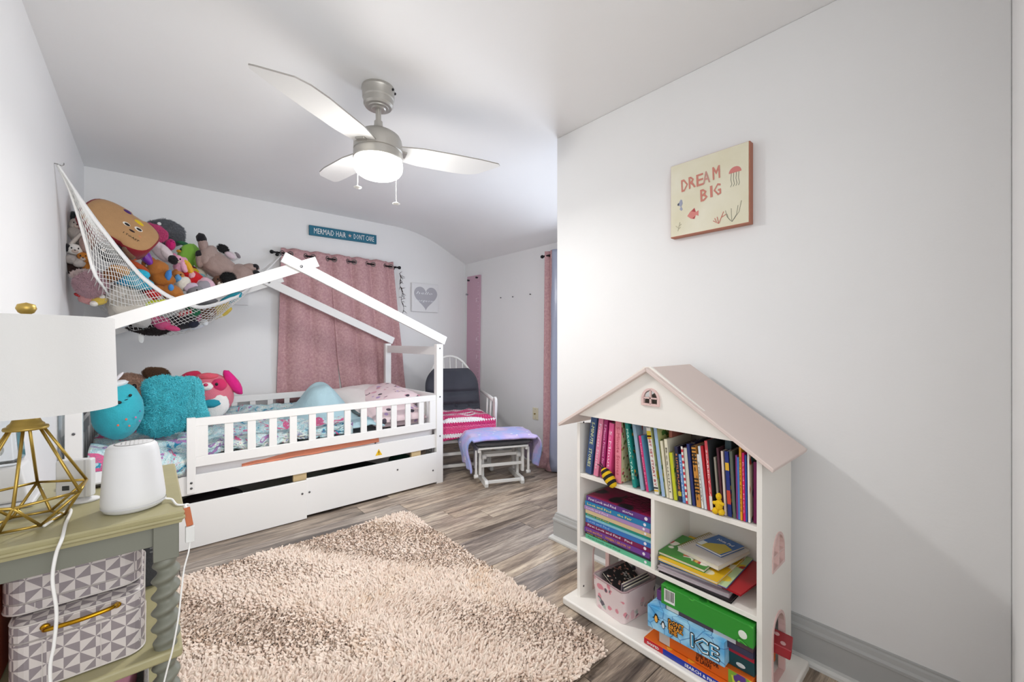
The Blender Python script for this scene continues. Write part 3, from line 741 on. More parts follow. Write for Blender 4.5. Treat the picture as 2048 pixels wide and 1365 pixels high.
b, M, W_, D_ = slab('activity_book', 'red folder sticking out to the right of the fanned notebooks', 'book', [(1.455, .700), (1.437, .520), (1.690, .495)], .333, .006, mat('red_folder', '#b3202a', .3), mat('red_folder', '#b3202a', .3), AG)
b, M, W_, D_ = slab('activity_book', 'pale green activity book with a blue back on the red folder', 'book', [(1.428, .80), (1.436, .562), (1.70, .555)], .3395, .006, pattern('cover_palegreen', '#c3dba8', ['#e6c93a', '#b8443c', '#2d6b48'], 16), None, AG, under=mat('blue_back', '#1f6fae', .3))
b, M, W_, D_ = slab('activity_book', 'yellow activity book with white drawings in the fanned stack', 'book', [(1.425, .802), (1.425, .588), (1.68, .592)], .346, .009, pattern('cover_yellow', '#e6b820', ['#e9e2c0', '#c9702a', '#e6b820'], 20), None, AG)
b, M, W_, D_ = slab('storybook', 'green farm storybook with a white page edge in the fanned stack', 'book', [(1.445, .822-.010), (1.446, .640), (1.64, .65)], .3555, .011, pattern('cover_green', '#3f8a35', ['#e8e4d6', '#b7332c', '#d9a84a'], 22), None, AG)
b, M, W_, D_ = slab('spiral_notebook', 'wire bound notebook with a dark feather cover under the note pad', 'notebook', [(1.50, .765), (1.475, .605), (1.68, .585)], .367, .016, pattern('cover_feather', '#cdc6c0', ['#2b2230', '#3c2a2a', '#4a3436'], 7), PAGES, AG)
GOLDW = mat('gold_wire', '#a8923a', .3, .9)
coil = MB()
for k in range(17):
    yy = .012 + k*D_/17.5; pts = []
    for q in range(11):
        a = 2*PI*q/10; pts.append(M @ Vector((.004+.011*math.cos(a), yy+.004*math.sin(a/2), .008+.012*math.sin(a))))
    coil.tube(pts, .0009, 5)
coil.build('wire_coil', GOLDW, b)
b['kind'] = 'thing'
# printed feather
b, M, W_, D_ = slab('note_pad', 'blue and yellow note pad lying on top of the fanned notebooks', 'note pad', [(1.563, .724), (1.540, .622), (1.676, .606)], .3835, .009, '#1f5fa8', PAGES, None)
MB().prism([(0, 0), (.6*W_, 0), (.95*W_, .0), (.98*W_, .5*D_), (.6*W_, .62*D_), (.28*W_, .35*D_)], -.0004, 0, M @ Matrix(((1, 0, 0, 0), (0, 0, 1, 0), (0, 1, 0, .0092), (0, 0, 0, 1)))).build('print_patch', plain('#c9b23a', .4), b)
MB().box(.02*W_, .2*W_, .03*D_, .3*D_, .0092, .0096, M).build('print_label', plain('#dfe6ea', .4), b)
text('Note Pad', M @ Matrix.Translation((.22*W_, .66*D_, .0096)), .016, plain('#f2f4f6', .4), b, width=.6*W_, bold=.02)

# pink storage bin with books at the lower left
bin_ = thing('storage_bin', 'pink floral fabric storage bin on the bookcase base at the left', 'bin', (1.52, 1.0, .035))
PF = pattern('bin_floral', '#e3d2d2', ['#d98a96', '#5c5560', '#a7b5ab', '#dcb4ba'], 34)
Mb = Matrix.Translation((1.515, 1.005, .036)) @ Matrix.Rotation(math.radians(-7), 4, 'Z')
def tub(z0, z1, a, b, th, flare):
    def rr(hx, hy, z, n=5, r=.018):
        out = []
        for cx, cy, a0 in ((hx-r, hy-r, 0), (-hx+r, hy-r, PI/2), (-hx+r, -hy+r, PI), (hx-r, -hy+r, 3*PI/2)):
            for i in range(n+1): q = a0+PI/2*i/n; out.append(Mb @ Vector((cx+r*math.cos(q), cy+r*math.sin(q), z)))
        return out
    L = [rr(a, b, z0), rr(a+flare, b+flare, z1), rr(a+flare-th, b+flare-th, z1), rr(a-th, b-th, z0+th)]
    n = len(L[0]); mb = MB(); vs = sum(L, []); fs = []
    for i in range(3):
        for j in range(n): fs.append((i*n+j, i*n+(j+1) % n, (i+1)*n+(j+1) % n, (i+1)*n+j))
    fs.append(tuple(range(n))[::-1]); fs.append(tuple(range(3*n, 4*n))); mb.poly(vs, fs); return mb
tb = tub(0, .13, .098, .078, .004, .008); tb.build('bin_body', PF, bin_)
for zz, q in ((.13, 0),):
    pts = []
    for cx, cy, a0 in ((.087, .067, 0), (-.087, .067, PI/2), (-.087, -.067, PI), (.087, -.067, 3*PI/2)):
        for i in range(5): w_ = a0+PI/2*i/4; pts.append(Mb @ Vector((cx+.018*math.cos(w_), cy+.018*math.sin(w_), zz)))
    MB().tube(pts, .0035, 6, closed=True).build('rim_piping', mat('bin_mauve', '#a98d90', .7), bin_, smooth=True)
def inbin(lx, ly, w, l, z0, tilt, yawd): return Mb @ Matrix.Translation((lx, ly, z0)) @ Matrix.Rotation(math.radians(yawd), 4, 'Z') @ Matrix.Rotation(math.radians(tilt), 4, 'X')
# journal lying tilted on the others
M = Mb @ Matrix.Translation((-.075, -.035, .085)) @ Matrix.Rotation(math.radians(28), 4, 'X') @ Matrix.Rotation(0, 4, 'Z')
jr = thing('journal', 'black journal with white script and small flowers leaning in the pink bin', 'journal', M=M)
MB().box(0, .15, 0, .105, .008, .010).box(0, .15, 0, .105, 0, .002).build('cover', pattern('journal_black', '#1d1b1e', ['#c98a7a', '#1d1b1e', '#d9d3c8', '#8a5a52'], 75), jr, local=True)
MB().box(.002, .148, .002, .103, .002, .008).build('pages', PAGES, jr, local=True)
text('good day\ngratitude', M @ Matrix.Translation((.125, .035, .0104)) @ Matrix.Rotation(PI/2+0.0, 4, 'Z') @ Matrix.Translation((-.03, .03, 0)), .013, plain('#e9e6e0', .4), jr, width=.07, shear=.4)
for k in range(3):
    Mk = Mb @ Matrix.Translation((-.08+.004*k, -.060+.010*k, .012)) @ Matrix.Rotation(math.radians(4), 4, 'X')
    nb = thing('notebook', ['grey notebook standing at the near side of the pink bin', 'dark grey notebook second in the pink bin', 'mauve notebook third in the pink bin'][k], 'notebook', M=Mk, group='notebooks standing in the pink bin')
    MB().box(0, .16, 0, .006, 0, .118+.004*k).build('cover', plain(['#a9a6a8', '#57545a', '#8f7f88'][k], .6), nb, local=True)
    MB().box(.002, .158, .0012, .0048, .1, .1195+.004*k).build('pages', PAGES, nb, local=True)

# game boxes in the lower right
def gamebox(lb, face, zr, depth, cover, yaw=0, roll=0, name='game_box', x=1.40):
    """face: (y_left, y_right) at the front plane; zr: (z0,z1)"""
    yl, yr = face; M = Matrix.Translation((x, yl, zr[0])) @ Matrix.Rotation(math.radians(yaw), 4, 'Z') @ Matrix.Rotation(math.radians(roll), 4, 'X')
    b = thing(name, lb, 'board game', M=M); W_ = yl-yr; h_ = zr[1]-zr[0]
    return b, M, W_, h_
LAVA = pattern('print_lava', '#d9661c', ['#e39a2a', '#8c2f14', '#5d8a3a'], 18)
b, M, W_, h_ = gamebox('flat orange search game box with a blue edge, lowest on the bookcase base', (.835, .48), (.036, .058), .26, None, yaw=0, x=1.385)
MB().box(0, .22, -W_, 0, .001, h_).build('box_lid', LAVA, b, local=True, bevel=.001)
MB().box(-.001, .0, -W_, -.075, .001, h_-.001).build('edge_print', plain('#1b35a0', .3), b, local=True)
MB().box(-.001, .0, -.075, 0, .001, h_-.001).build('edge_label', plain('#c3202c', .3), b, local=True)
text('SEARCH & FIND', frameM(M @ Vector((-.0012, -.155, .006)), (0, -1, 0), (0, 0, 1)), .010, plain('#f2f2f2', .4), b, width=.11, bold=.02)
text('SHAPED', frameM(M @ Vector((-.0012, -.012, .006)), (0, -1, 0), (0, 0, 1)), .009, plain('#f2f2f2', .4), b, width=.048, bold=.02)
b, M, W_, h_ = gamebox('orange volcano game box with THE FLOOR IS LAVA lettering on its front', (.785, .475), (.0585, .103), .26, None, yaw=0, x=1.405)
MB().box(0, .22, -W_, 0, .001, h_).build('box_lid', LAVA, b, local=True, bevel=.001)
MB().box(-.001, 0, -.04, 0, .002, h_-.001).build('box_print', plain('#c9c4bc', .4), b, local=True)
MB().box(-.001, 0, -W_, -W_+.07, .002, h_-.001).build('box_print', pattern('print_lime', '#7fae3a', ['#c8d84a', '#5a3a86'], 30), b, local=True)
text('THE FLOOR\nIS LAVA!', frameM(M @ Vector((-.0012, -.135, .026)), (0, -1, 0), (0, 0, 1)), .014, plain('#54200c', .4), b, width=.075, bold=.03)
b, M, W_, h_ = gamebox('dark teal game box with a red corner behind the ice game', (.59, .475), (.1035, .165), .26, None, x=1.425)
MB().box(0, .2, -W_, 0, .001, h_).build('box_lid', mat('print_darkteal', '#12444a', .3), b, local=True, bevel=.001)
MB().box(-.001, 0, -W_, -.03, .045, h_-.001).build('box_print', plain('#a81c34', .4), b, local=True)
MB().ball(M @ Vector((-.0005, -.075, .016)), (.001, .014, .007)).build('box_print', plain('#cfd6d6', .4), b)
ICE = NT('print_ice'); v = ICE.coord((1, 1, 1)); vo = ICE.add('ShaderNodeTexVoronoi', feature='DISTANCE_TO_EDGE'); vo.inputs['Scale'].default_value = 22; ICE.l(v, vo.inputs['Vector'])
ICE.l(ICE.mix(ICE.ramp(vo.outputs['Distance'], [(.0, '#2f74b8'), (.05, '#000000')]), ICE.ramp(ICE.noise(v, 18, 2), [(.35, '#5aaee0'), (.65, '#a9dcf2')]), '#2f74b8'), ICE.b.inputs['Base Color']); ICE.b.inputs['Roughness'].default_value = .25
ice = NT('print_ice_blue'); v = ice.coord(); vo = ice.add('ShaderNodeTexVoronoi', feature='DISTANCE_TO_EDGE'); vo.inputs['Scale'].default_value = 20; ice.l(v, vo.inputs['Vector'])
e_ = ice.ramp(vo.outputs['Distance'], [(0, '#ffffff'), (.035, '#000000')]); c1 = ice.ramp(ice.noise(v, 16, 2), [(.35, '#4fa6dd'), (.7, '#b4e2f6')])
ice.l(ice.mix(e_, c1, '#2a6cb0'), ice.b.inputs['Base Color']); ice.b.inputs['Roughness'].default_value = .3
b, M, W_, h_ = gamebox('blue ice game box with two penguins and big ICE lettering', (.822, .55), (.1045, .184), .22, None, roll=-1, x=1.388)
MB().box(0, .15, -W_, 0, .001, h_).build('box_lid', ice.m, b, local=True, bevel=.001)
def onface(M, y, z): return frameM(M @ Vector((-.0012, -y, z)), (M.to_3x3() @ Vector((0, -1, 0))), (M.to_3x3() @ Vector((0, 0, 1))))
text('ICE', onface(M, .160, .014) @ Matrix.Translation((0, 0, 0)), .044, INK, b, width=.090, halo=.0045)
text('ICE', onface(M, .160, .014) @ Matrix.Translation((0, 0, .0006)), .044, plain('#e6f4fa', .4), b, width=.090, bold=.02)
text('ICE', onface(M, .160, .014) @ Matrix.Translation((.002, .003, .0012)), .038, plain('#3f9ac8', .4), b, width=.084, bold=-.0)
text("DON'T\nBREAK\nTHE", onface(M, .082, .052) @ Matrix.Translation((0, 0, 0)), .0145, INK, b, width=.055, halo=.003)
text("DON'T\nBREAK\nTHE", onface(M, .083, .052) @ Matrix.Translation((0, 0, .0006)), .0145, plain('#f0a33a', .4), b, width=.055, bold=.02)
for (py, pz, s) in ((.035, .045, 1.0), (.062, .034, .85)):
    F_ = onface(M, py, pz)
    pg = MB().ball((0, 0, 0), (.0085*s, .017*s, .0006), n=14, m=8); pg.v = [tuple(F_ @ Vector(q)) for q in pg.v]
    pp = pg.build('printed_penguin', INK, b)
    pg = MB().ball((0, -.003*s, .0005), (.006*s, .011*s, .0006), n=14, m=8).ball((0, .007*s, .0006), (.0035*s, .003*s, .0005), n=10, m=6); pg.v = [tuple(F_ @ Vector(q)) for q in pg.v]
    pg.build('printed_belly', plain('#f0b050' if s == 1 else '#eef0f0', .4), pp)
    pg = MB().poly([(-.006*s, .004*s, .0004), (-.017*s, -.004*s, .0004), (-.006*s, -.002*s, .0004), (.006*s, .004*s, .0004), (.018*s, 0, .0004), (.006*s, -.002*s, .0004)], [(0, 1, 2), (3, 5, 4)]); pg.v = [tuple(F_ @ Vector(q)) for q in pg.v]
    pg.build('printed_flippers', INK, pp)
b, M, W_, h_ = gamebox('brown bird nest game box with a barcode between the ice and green boxes', (.765, .475), (.166, .204), .22, None, x=1.412)
MB().box(0, .22, -W_, 0, .020, h_).build('box_lid', pattern('print_nest', '#4f3b46', ['#8a6a3a', '#3a3340', '#c9a860'], 20), b, local=True, bevel=.001)
MB().box(-.001, 0, -.05, -.004, .022, h_-.002).build('box_print', plain('#d6d4d0', .4), b, local=True)
MB().box(-.001, 0, -.24, -.17, .022, h_-.002).build('box_print', plain('#bfc0c4', .4), b, local=True)
MB().box(0, .2, -W_, -.20, 0, .0195).build('box_tray', mat('print_navy', '#34344c', .4), b, local=True)
b, M, W_, h_ = gamebox('green jungle leaf game box with a barcode, top box of the lower compartment', (.778, .472), (.2045, .272), .24, None, x=1.405)
MB().box(0, .24, -W_, 0, .0, h_).build('box_lid', pattern('print_jungle', '#2f8f2f', ['#1f6a22', '#4fb845', '#2a7a2a'], 24), b, local=True, bevel=.001)
bar_p = MB().box(-.001, 0, -.052, -.012, .012, .058).build('barcode_label', plain('#e8e8e4', .4), b, local=True)
bars = MB(); yy = -.016
for k in range(8):
    w_ = rg.choice([.0012, .0022, .0032]); bars.box(-.0014, -.001, yy-w_, yy, .020, .056); yy -= w_ + .0022
bars.build('barcode_bars', INK, bar_p, local=True)
MB().ball(M @ Vector((-.0005, -W_+.030, .030)), (.001, .013, .013)).build('paw_badge', plain('#dfe6dc', .4), b)
b, M, W_, h_ = gamebox('small purple card game box at the left behind the ice game', (.815, .765), (.185, .222), .15, None, x=1.44)
MB().box(0, .12, -.036, 0, .001, h_).build('box_lid', mat('print_violet', '#6a3a78', .35), b, local=True, bevel=.001)
text('uno puzzle', onface(M, .002, .012), .007, plain('#e3d0ea', .4), b, width=.034) if False else None
b = thing('game_box', 'small red tin game box poking out of the arched side door', 'board game', (1.60, .475, .13))
Mr = Matrix.Translation((1.585, .455, .150)) @ Matrix.Rotation(math.radians(8), 4, 'X') @ Matrix.Rotation(math.radians(12), 4, 'Z')
MB().cbox((0, 0, 0), (.085, .07, .034)).build('box_lid', mat('print_red', '#a3202c', .3), b, bevel=.004) if False else None
mbx = MB(); mbx.cbox((0, 0, 0), (.080, .075, .034)); mbx.v = [tuple(Mr @ Vector(q)) for q in mbx.v]; mbx.build('box_lid', mat('print_red', '#a3202c', .3), b, bevel=.004)
for q in ((-.02, -.012), (.015, .008)):
    d_ = MB().ball((q[0], q[1], .017), (.010, .008, .0008), n=12, m=6); d_.v = [tuple(Mr @ Vector(p)) for p in d_.v]; d_.build('printed_spot', plain('#d8a8a8', .4), b)

# crochet bee and yellow crochet toy on the top shelf
YARN = mat('yarn_yellow', '#e8bd12', .85, bump=(260, .8, .003)); YB_ = mat('yarn_black', '#1c1a1a', .85, bump=(260, .8, .003))
c0 = on(0, 1.425, 1221, 955)
bee = thing('crochet_bee', 'yellow and black striped crochet bee hanging over the edge of the top shelf', 'toy', c0)
ax = (on(0, 1.425, 1208, 935) - on(0, 1.42, 1231, 972)); Lb = ax.length; ax.normalize()
Mq = ax.to_track_quat('Z', 'Y').to_matrix().to_4x4(); Mq.translation = c0 + Vector((-.012, 0, 0))
segs = 8; mbs = [MB(), MB()]; 
for i in range(20):
    t0, t1 = i/20, (i+1)/20
    def rad(t): return .021*math.sqrt(max(0.0, 1-(2*t-1)**2))**.8 if 0 < t < 1 else 0.0001
    k = 1 if int(t0*7.0) % 2 == 1 else 0
    mbs[k].lathe([(rad(t0)+.0006, -Lb/2+t0*Lb), (rad((t0+t1)/2)+.0022, -Lb/2+(t0+t1)/2*Lb), (rad(t1)+.0006, -Lb/2+t1*Lb)], Mq.translation, 18, Mq.to_3x3().to_4x4(), cap=False)
mbs[0].build('yellow_bands', YARN, bee, smooth=True); mbs[1].build('black_bands', YB_, bee, smooth=True)
h0 = Mq.translation + ax*Lb*.5
MB().ball(h0, .008).build('head', YB_, bee, smooth=True)
MB().tube([h0, h0+Vector((-.004, .012, .010)), h0+Vector((-.002, .026, .013))], .0018, 6).build('antenna', YB_, bee)
MB().tube([h0, h0+Vector((.002, .006, .014)), h0+Vector((0, .016, .022))], .0018, 6).build('antenna', YB_, bee)
t0 = on(0, 1.428, 1438, 1024); t0.z = .583
toy = thing('crochet_toy', 'small yellow crochet bear-like toy sitting at the edge of the top shelf', 'toy', t0)
MB().ball(t0+Vector((0, 0, .030)), (.012, .012, .020), bumpy=.15).build('body', YARN, toy, smooth=True)
MB().ball(t0+Vector((0, 0.001, .058)), (.010, .009, .012), bumpy=.1).build('head', YARN, toy, smooth=True)
for dx, dy, dz, nm in ((-.006, .009, .010, 'leg'), (-.006, -.010, .010, 'leg')): MB().ball(t0+Vector((dx, dy, dz)), (.013, .010, .010), bumpy=.2, seed=dy*100).build(nm, YARN, toy, smooth=True)
MB().ball(t0+Vector((-.006, -.011, .038)), (.006, .009, .006)).build('arm', YARN, toy, smooth=True)
MB().ball(t0+Vector((-.006, .011, .036)), (.006, .008, .006)).build('arm', YARN, toy, smooth=True)
# ================================================================== bedding
COMF = NT('mermaid_sea_print'); v = COMF.coord((1, 1, 1)); 
big = COMF.noise(v, 4.6, 3, .6, 1.2); mid = COMF.noise(COMF.coord((1, 1, 1), loc=(3, 1, 2)), 9.5, 3, .55, 1.5); fin = COMF.noise(COMF.coord((1, 1, 1), loc=(7, 5, 2)), 26, 2, .6, 2.2)
c = COMF.ramp(mid, [(.30, '#2f93b8'), (.35, '#b4d6dc'), (.48, '#cfe4e6'), (.585, '#d9e9dc'), (.61, '#e4eee6'), (.66, '#9a9ac2'), (.69, '#cfe2e6')], 'CONSTANT')
pk = COMF.ramp(big, [(.0, '#000000'), (.60, '#000000'), (.605, '#ffffff'), (.655, '#ffffff'), (.66, '#000000')], 'CONSTANT'); c = COMF.mix(pk, c, '#d9608f')
pk2 = COMF.ramp(big, [(.0, '#000000'), (.345, '#000000'), (.35, '#ffffff'), (.385, '#ffffff'), (.39, '#000000')], 'CONSTANT'); c = COMF.mix(pk2, c, '#a87fb6')
ln = COMF.ramp(fin, [(.0, '#000000'), (.487, '#000000'), (.49, '#ffffff'), (.508, '#ffffff'), (.511, '#000000')]); c = COMF.mix(ln, c, '#3f7f8e')
ln2 = COMF.ramp(fin, [(.0, '#000000'), (.60, '#000000'), (.605, '#ffffff'), (.618, '#ffffff'), (.622, '#000000')]); c = COMF.mix(ln2, c, '#cf5f86')
COMF.l(c, COMF.b.inputs['Base Color']); COMF.b.inputs['Roughness'].default_value = .8; COMF.bump(COMF.noise(v, 22, 4, .6, .5), .5, .012)
AQ = mat('aqua_sheet', '#b4d3dc', .8, bump=(14, .4, .02)); CORAL = mat('coral_blanket', '#dd8a6c', .85, bump=(30, .5, .01), vary=.15)
def nz(x, y, s, o=0): return mnoise.noise(Vector((x*s, y*s, o)))
def ridge(x, y, s, o=0): return 1-abs(mnoise.noise(Vector((x*s, y*s, o)))*2)
def smooth(a, b, t): t = max(0, min(1, (t-a)/(b-a))); return t*t*(3-2*t)
def comf(u, w):
    x = -.235 + u*1.33; y0 = 2.985; drop = (1-smooth(.12, .20, x)) * smooth(-.30, -.25, x)
    yy = w; z = .545 + .035*nz(x, w*1.2, 3, 1) + .035*ridge(x, w*1.5+.3*x, 3.2, 4) - .015 + .012*ridge(x*1.4, w*1.5, 9, 2)
    y = y0 + (3.905-y0)*max(0, (w-.16)/.84)
    z += .07*smooth(.55, 1, w)*smooth(.2, .6, x) + .045*smooth(-.08, -.22, x)
    if w < .16:
        q = (.16-w)/.16
        y = y0 - .052*math.sin(min(1, q*1.8)*PI/2)*drop + (.004*nz(x, q, 14))
        z = z - q*(.135*drop + .045*(1-drop)) - .02*q*ridge(x, q, 6)
    return (x, y + .006*nz(x, w, 7, 3), z)
comfo = thing('comforter', 'rumpled aqua comforter with a mermaid sea print over the left half of the bed', 'comforter', (.4, 3.45, .5))
MB().grid(comf, 120, 90).build('printed_cover', COMF.m, comfo, smooth=True, solid=.012)
def sheet(u, w):
    x = .62 + u*.72; y = 2.99 + w*.80
    z = .515 + .02*nz(x, y, 4, 9) + .012*ridge(x*1.2, y*.6, 6, 3) + .075*smooth(0.1, .3, u)*(1-smooth(.8, 1, u))*smooth(.3, .8, w)
    bump_ = math.exp(-((((x-1.045)/.155)**2 + ((y-3.52)/.26)**2)**1.5)); z += .215*bump_*(1+.15*nz(x, y, 8, 3)); b2 = math.exp(-(((x-1.20)/.10)**2 + ((y-3.08)/.08)**2)); z += .07*b2
    return (x, y, z)
aq = thing('blanket', 'light aqua blanket heaped up in the middle of the bed', 'blanket', (1, 3.4, .5))
MB().grid(sheet, 70, 70).build('blanket_cloth', AQ, aq, smooth=True, solid=.010)
def strip(u, w):
    x = .42 + u*.86; return (x, 2.962 + .012*w + .004*nz(x, w, 12), .398 + .012*u + w*(.016+.045*min(1, u*1.6)) + .006*nz(x, w, 9, 4))
MB_ = MB().grid(strip, 60, 6).build('throw_edge', CORAL, None, smooth=True, solid=.006)
tag(MB_, 'coral throw edge squeezed between the guard rail and side board', 'throw')
# pillows
def pillow(name, lb, c, W_, H_, T_, M, m):
    p = thing(name, lb, 'pillow', c); mb = MB(); R = Matrix.Translation(c) @ M
    def fn(sgn):
        def f(u, w):
            a, b = 2*u-1, 2*w-1; e = (max(0, 1-abs(a)**3.0)*max(0, 1-abs(b)**3.0))**.42
            px = a*W_/2*(1-.06*(1-abs(b))**0+.0*b) * (1-.05*math.cos(b*PI/2)); py = b*H_/2*(1-.05*math.cos(a*PI/2))
            k = .10*nz(a*2, b*2, 1.5, sgn+2)
            return tuple(R @ Vector((px, py, sgn*T_/2*e*(1+k))))
        return f
    for s in (1, -1): 
        mb.grid(fn(s), 26, 26)
    o = mb.build('pillow_case', m, p, smooth=True, weld=True); return p
PINKP = pattern('pillow_unicorn_print', '#efd9dc', ['#dca4b4', '#4a4450', '#efd9dc', '#b99acb'], 17); SAT = mat('satin_white', '#e6dfdc', .28, bump=(9, .5, .02), sheen=.2)
pillow('pillow', 'shiny white satin pillow leaning on the back rail at the right end', (1.46, 3.62, .645), .56, .42, .17, Matrix.Rotation(math.radians(20), 4, 'Z') @ Matrix.Rotation(math.radians(20), 4, 'X'), SAT)
pillow('pillow', 'pink unicorn print pillow lying highest against the right end of the bed', (1.545, 3.46, .665), .44, .62, .15, Matrix.Rotation(math.radians(4), 4, 'Z') @ Matrix.Rotation(math.radians(7), 4, 'X') @ Matrix.Rotation(math.radians(-12), 4, 'Y'), PINKP)
pillow('pillow', 'pink unicorn print pillow lying behind the right end of the guard rail', (1.49, 3.17, .575), .48, .34, .15, Matrix.Rotation(math.radians(-3), 4, 'Z') @ Matrix.Rotation(math.radians(14), 4, 'X'), PINKP)

# ================================================================== plush toys
B = 'plush'; Fz = 'fuzzy'
FURC = {}
def fur(c, kind='plush'):
    k = (c, kind)
    if k in FURC: return FURC[k]
    nm = 'plush_%s_%s' % (c.strip('#'), kind)
    FURC[k] = mat(nm, c, .9 if kind != 'satin' else .3, bump=(140 if kind == 'plush' else 60, .6 if kind != 'satin' else .15, .004), sheen=.15 if kind != 'satin' else 0, vary=.12, vscale=30)
    return FURC[k]
PXN, PYN = .69039, -.72344
def hang(u, v, d=0.0):
    r = ray(u, v); ax_, ay_ = -.336 - PXN*-d*-1*-1 if False else -.336 - PXN*d, 2.86 - PYN*d
    t = ((ax_)*PXN + (ay_)*PYN) / (r.x*PXN + r.y*PYN); return Vector((0, 0, CAMH)) + t*r, t
def plush(name, lb, at, parts, group=None, cat='plush toy', k=None, base=None):
    """parts: (name, du, dv, towards camera, ru, rv, rd, rot deg, colour, kind) in photo pixels at that distance"""
    if k is None: p, k = hang(*at)
    else: p = atd(at[0], at[1], k)
    s = k/FPX; vd = Vector((p.x, p.y, 0)).normalized(); xr_ = Vector((vd.y, -vd.x, 0)); cx = vd.dot(FW)
    M = Matrix((xr_, Vector((0, 0, 1)), -vd)).transposed().to_4x4(); M.translation = p   # x right, y up, z to camera
    t = thing(name, lb, cat, M=M, group=group)
    parts = list(parts); has = any(q[0] == 'eye' for q in parts)
    if not has:
        for q in [q for q in parts if q[0] == 'head' and min(q[4], q[5]) >= 8]:
            _, du, dv, dz, ru, rv, rd, rot, col, kind = q; c_, s_ = math.cos(math.radians(rot)), math.sin(math.radians(rot))
            for g_ in (-.38, .38): parts.append(('eye', du+g_*ru*c_, dv+g_*ru*s_-.12*rv, dz+rd*.93, 1.7, 1.9, 1.3, 0, '#120f10', 'satin'))
            parts.append(('muzzle', du, dv+.35*rv, dz+rd*.80, ru*.42, rv*.32, rd*.35, rot, '#e2d6c8' if col[1] < 'b' else '#cbb9ae', B)); parts.append(('nose', du, dv+.22*rv, dz+rd*1.12, 1.8, 1.3, 1.2, 0, '#1a1415', 'satin'))
    for i, q in enumerate(parts):
        nm, du, dv, dz, ru, rv, rd, rot, col, kind = q
        R = Matrix.Translation((du*s*cx, -dv*s, dz*s)) @ Matrix.Rotation(math.radians(-rot), 4, 'Z')
        ca = abs(math.cos(math.radians(rot))); mb = MB().ball((0, 0, 0), (ru*s*(1-(1-cx)*ca), rv*s*(1-(1-cx)*(1-ca)), rd*s), n=20 if ru < 30 else 40, m=14 if ru < 30 else 26, bumpy=(.16 if ru < 45 else .05) if min(ru, rv) > 6 else 0, seed=i + at[0])
        mb.v = [tuple(R @ Vector(x)) for x in mb.v]
        o = mb.build(nm, fur(col, kind if kind != 'fuzzy' else 'plush'), t, smooth=True, local=True)
        if kind == 'fuzzy':
            area_ = ru*rv*s*s*12; n = int(min(6000, area_*170000))
            P_, N_ = surf_points(mb, n, i)
            tf = tufts('fur', P_, N_, fur(col), .016, .0012, lean=.8, seed=i, parent=None)
            tf.parent = o; tf['kind'] = 'stuff'
    return t
PG = 'plush toys piled in the corner toy net'
def eyes(x, y, gap, r=1.6, z=0, rot=0, col='#111111'):
    c, s_ = math.cos(math.radians(rot)), math.sin(math.radians(rot))
    return [('eye', x-gap*c, y-gap*s_, z, r, r, r, 0, col, 'satin'), ('eye', x+gap*c, y+gap*s_, z, r, r, r, 0, col, 'satin')]
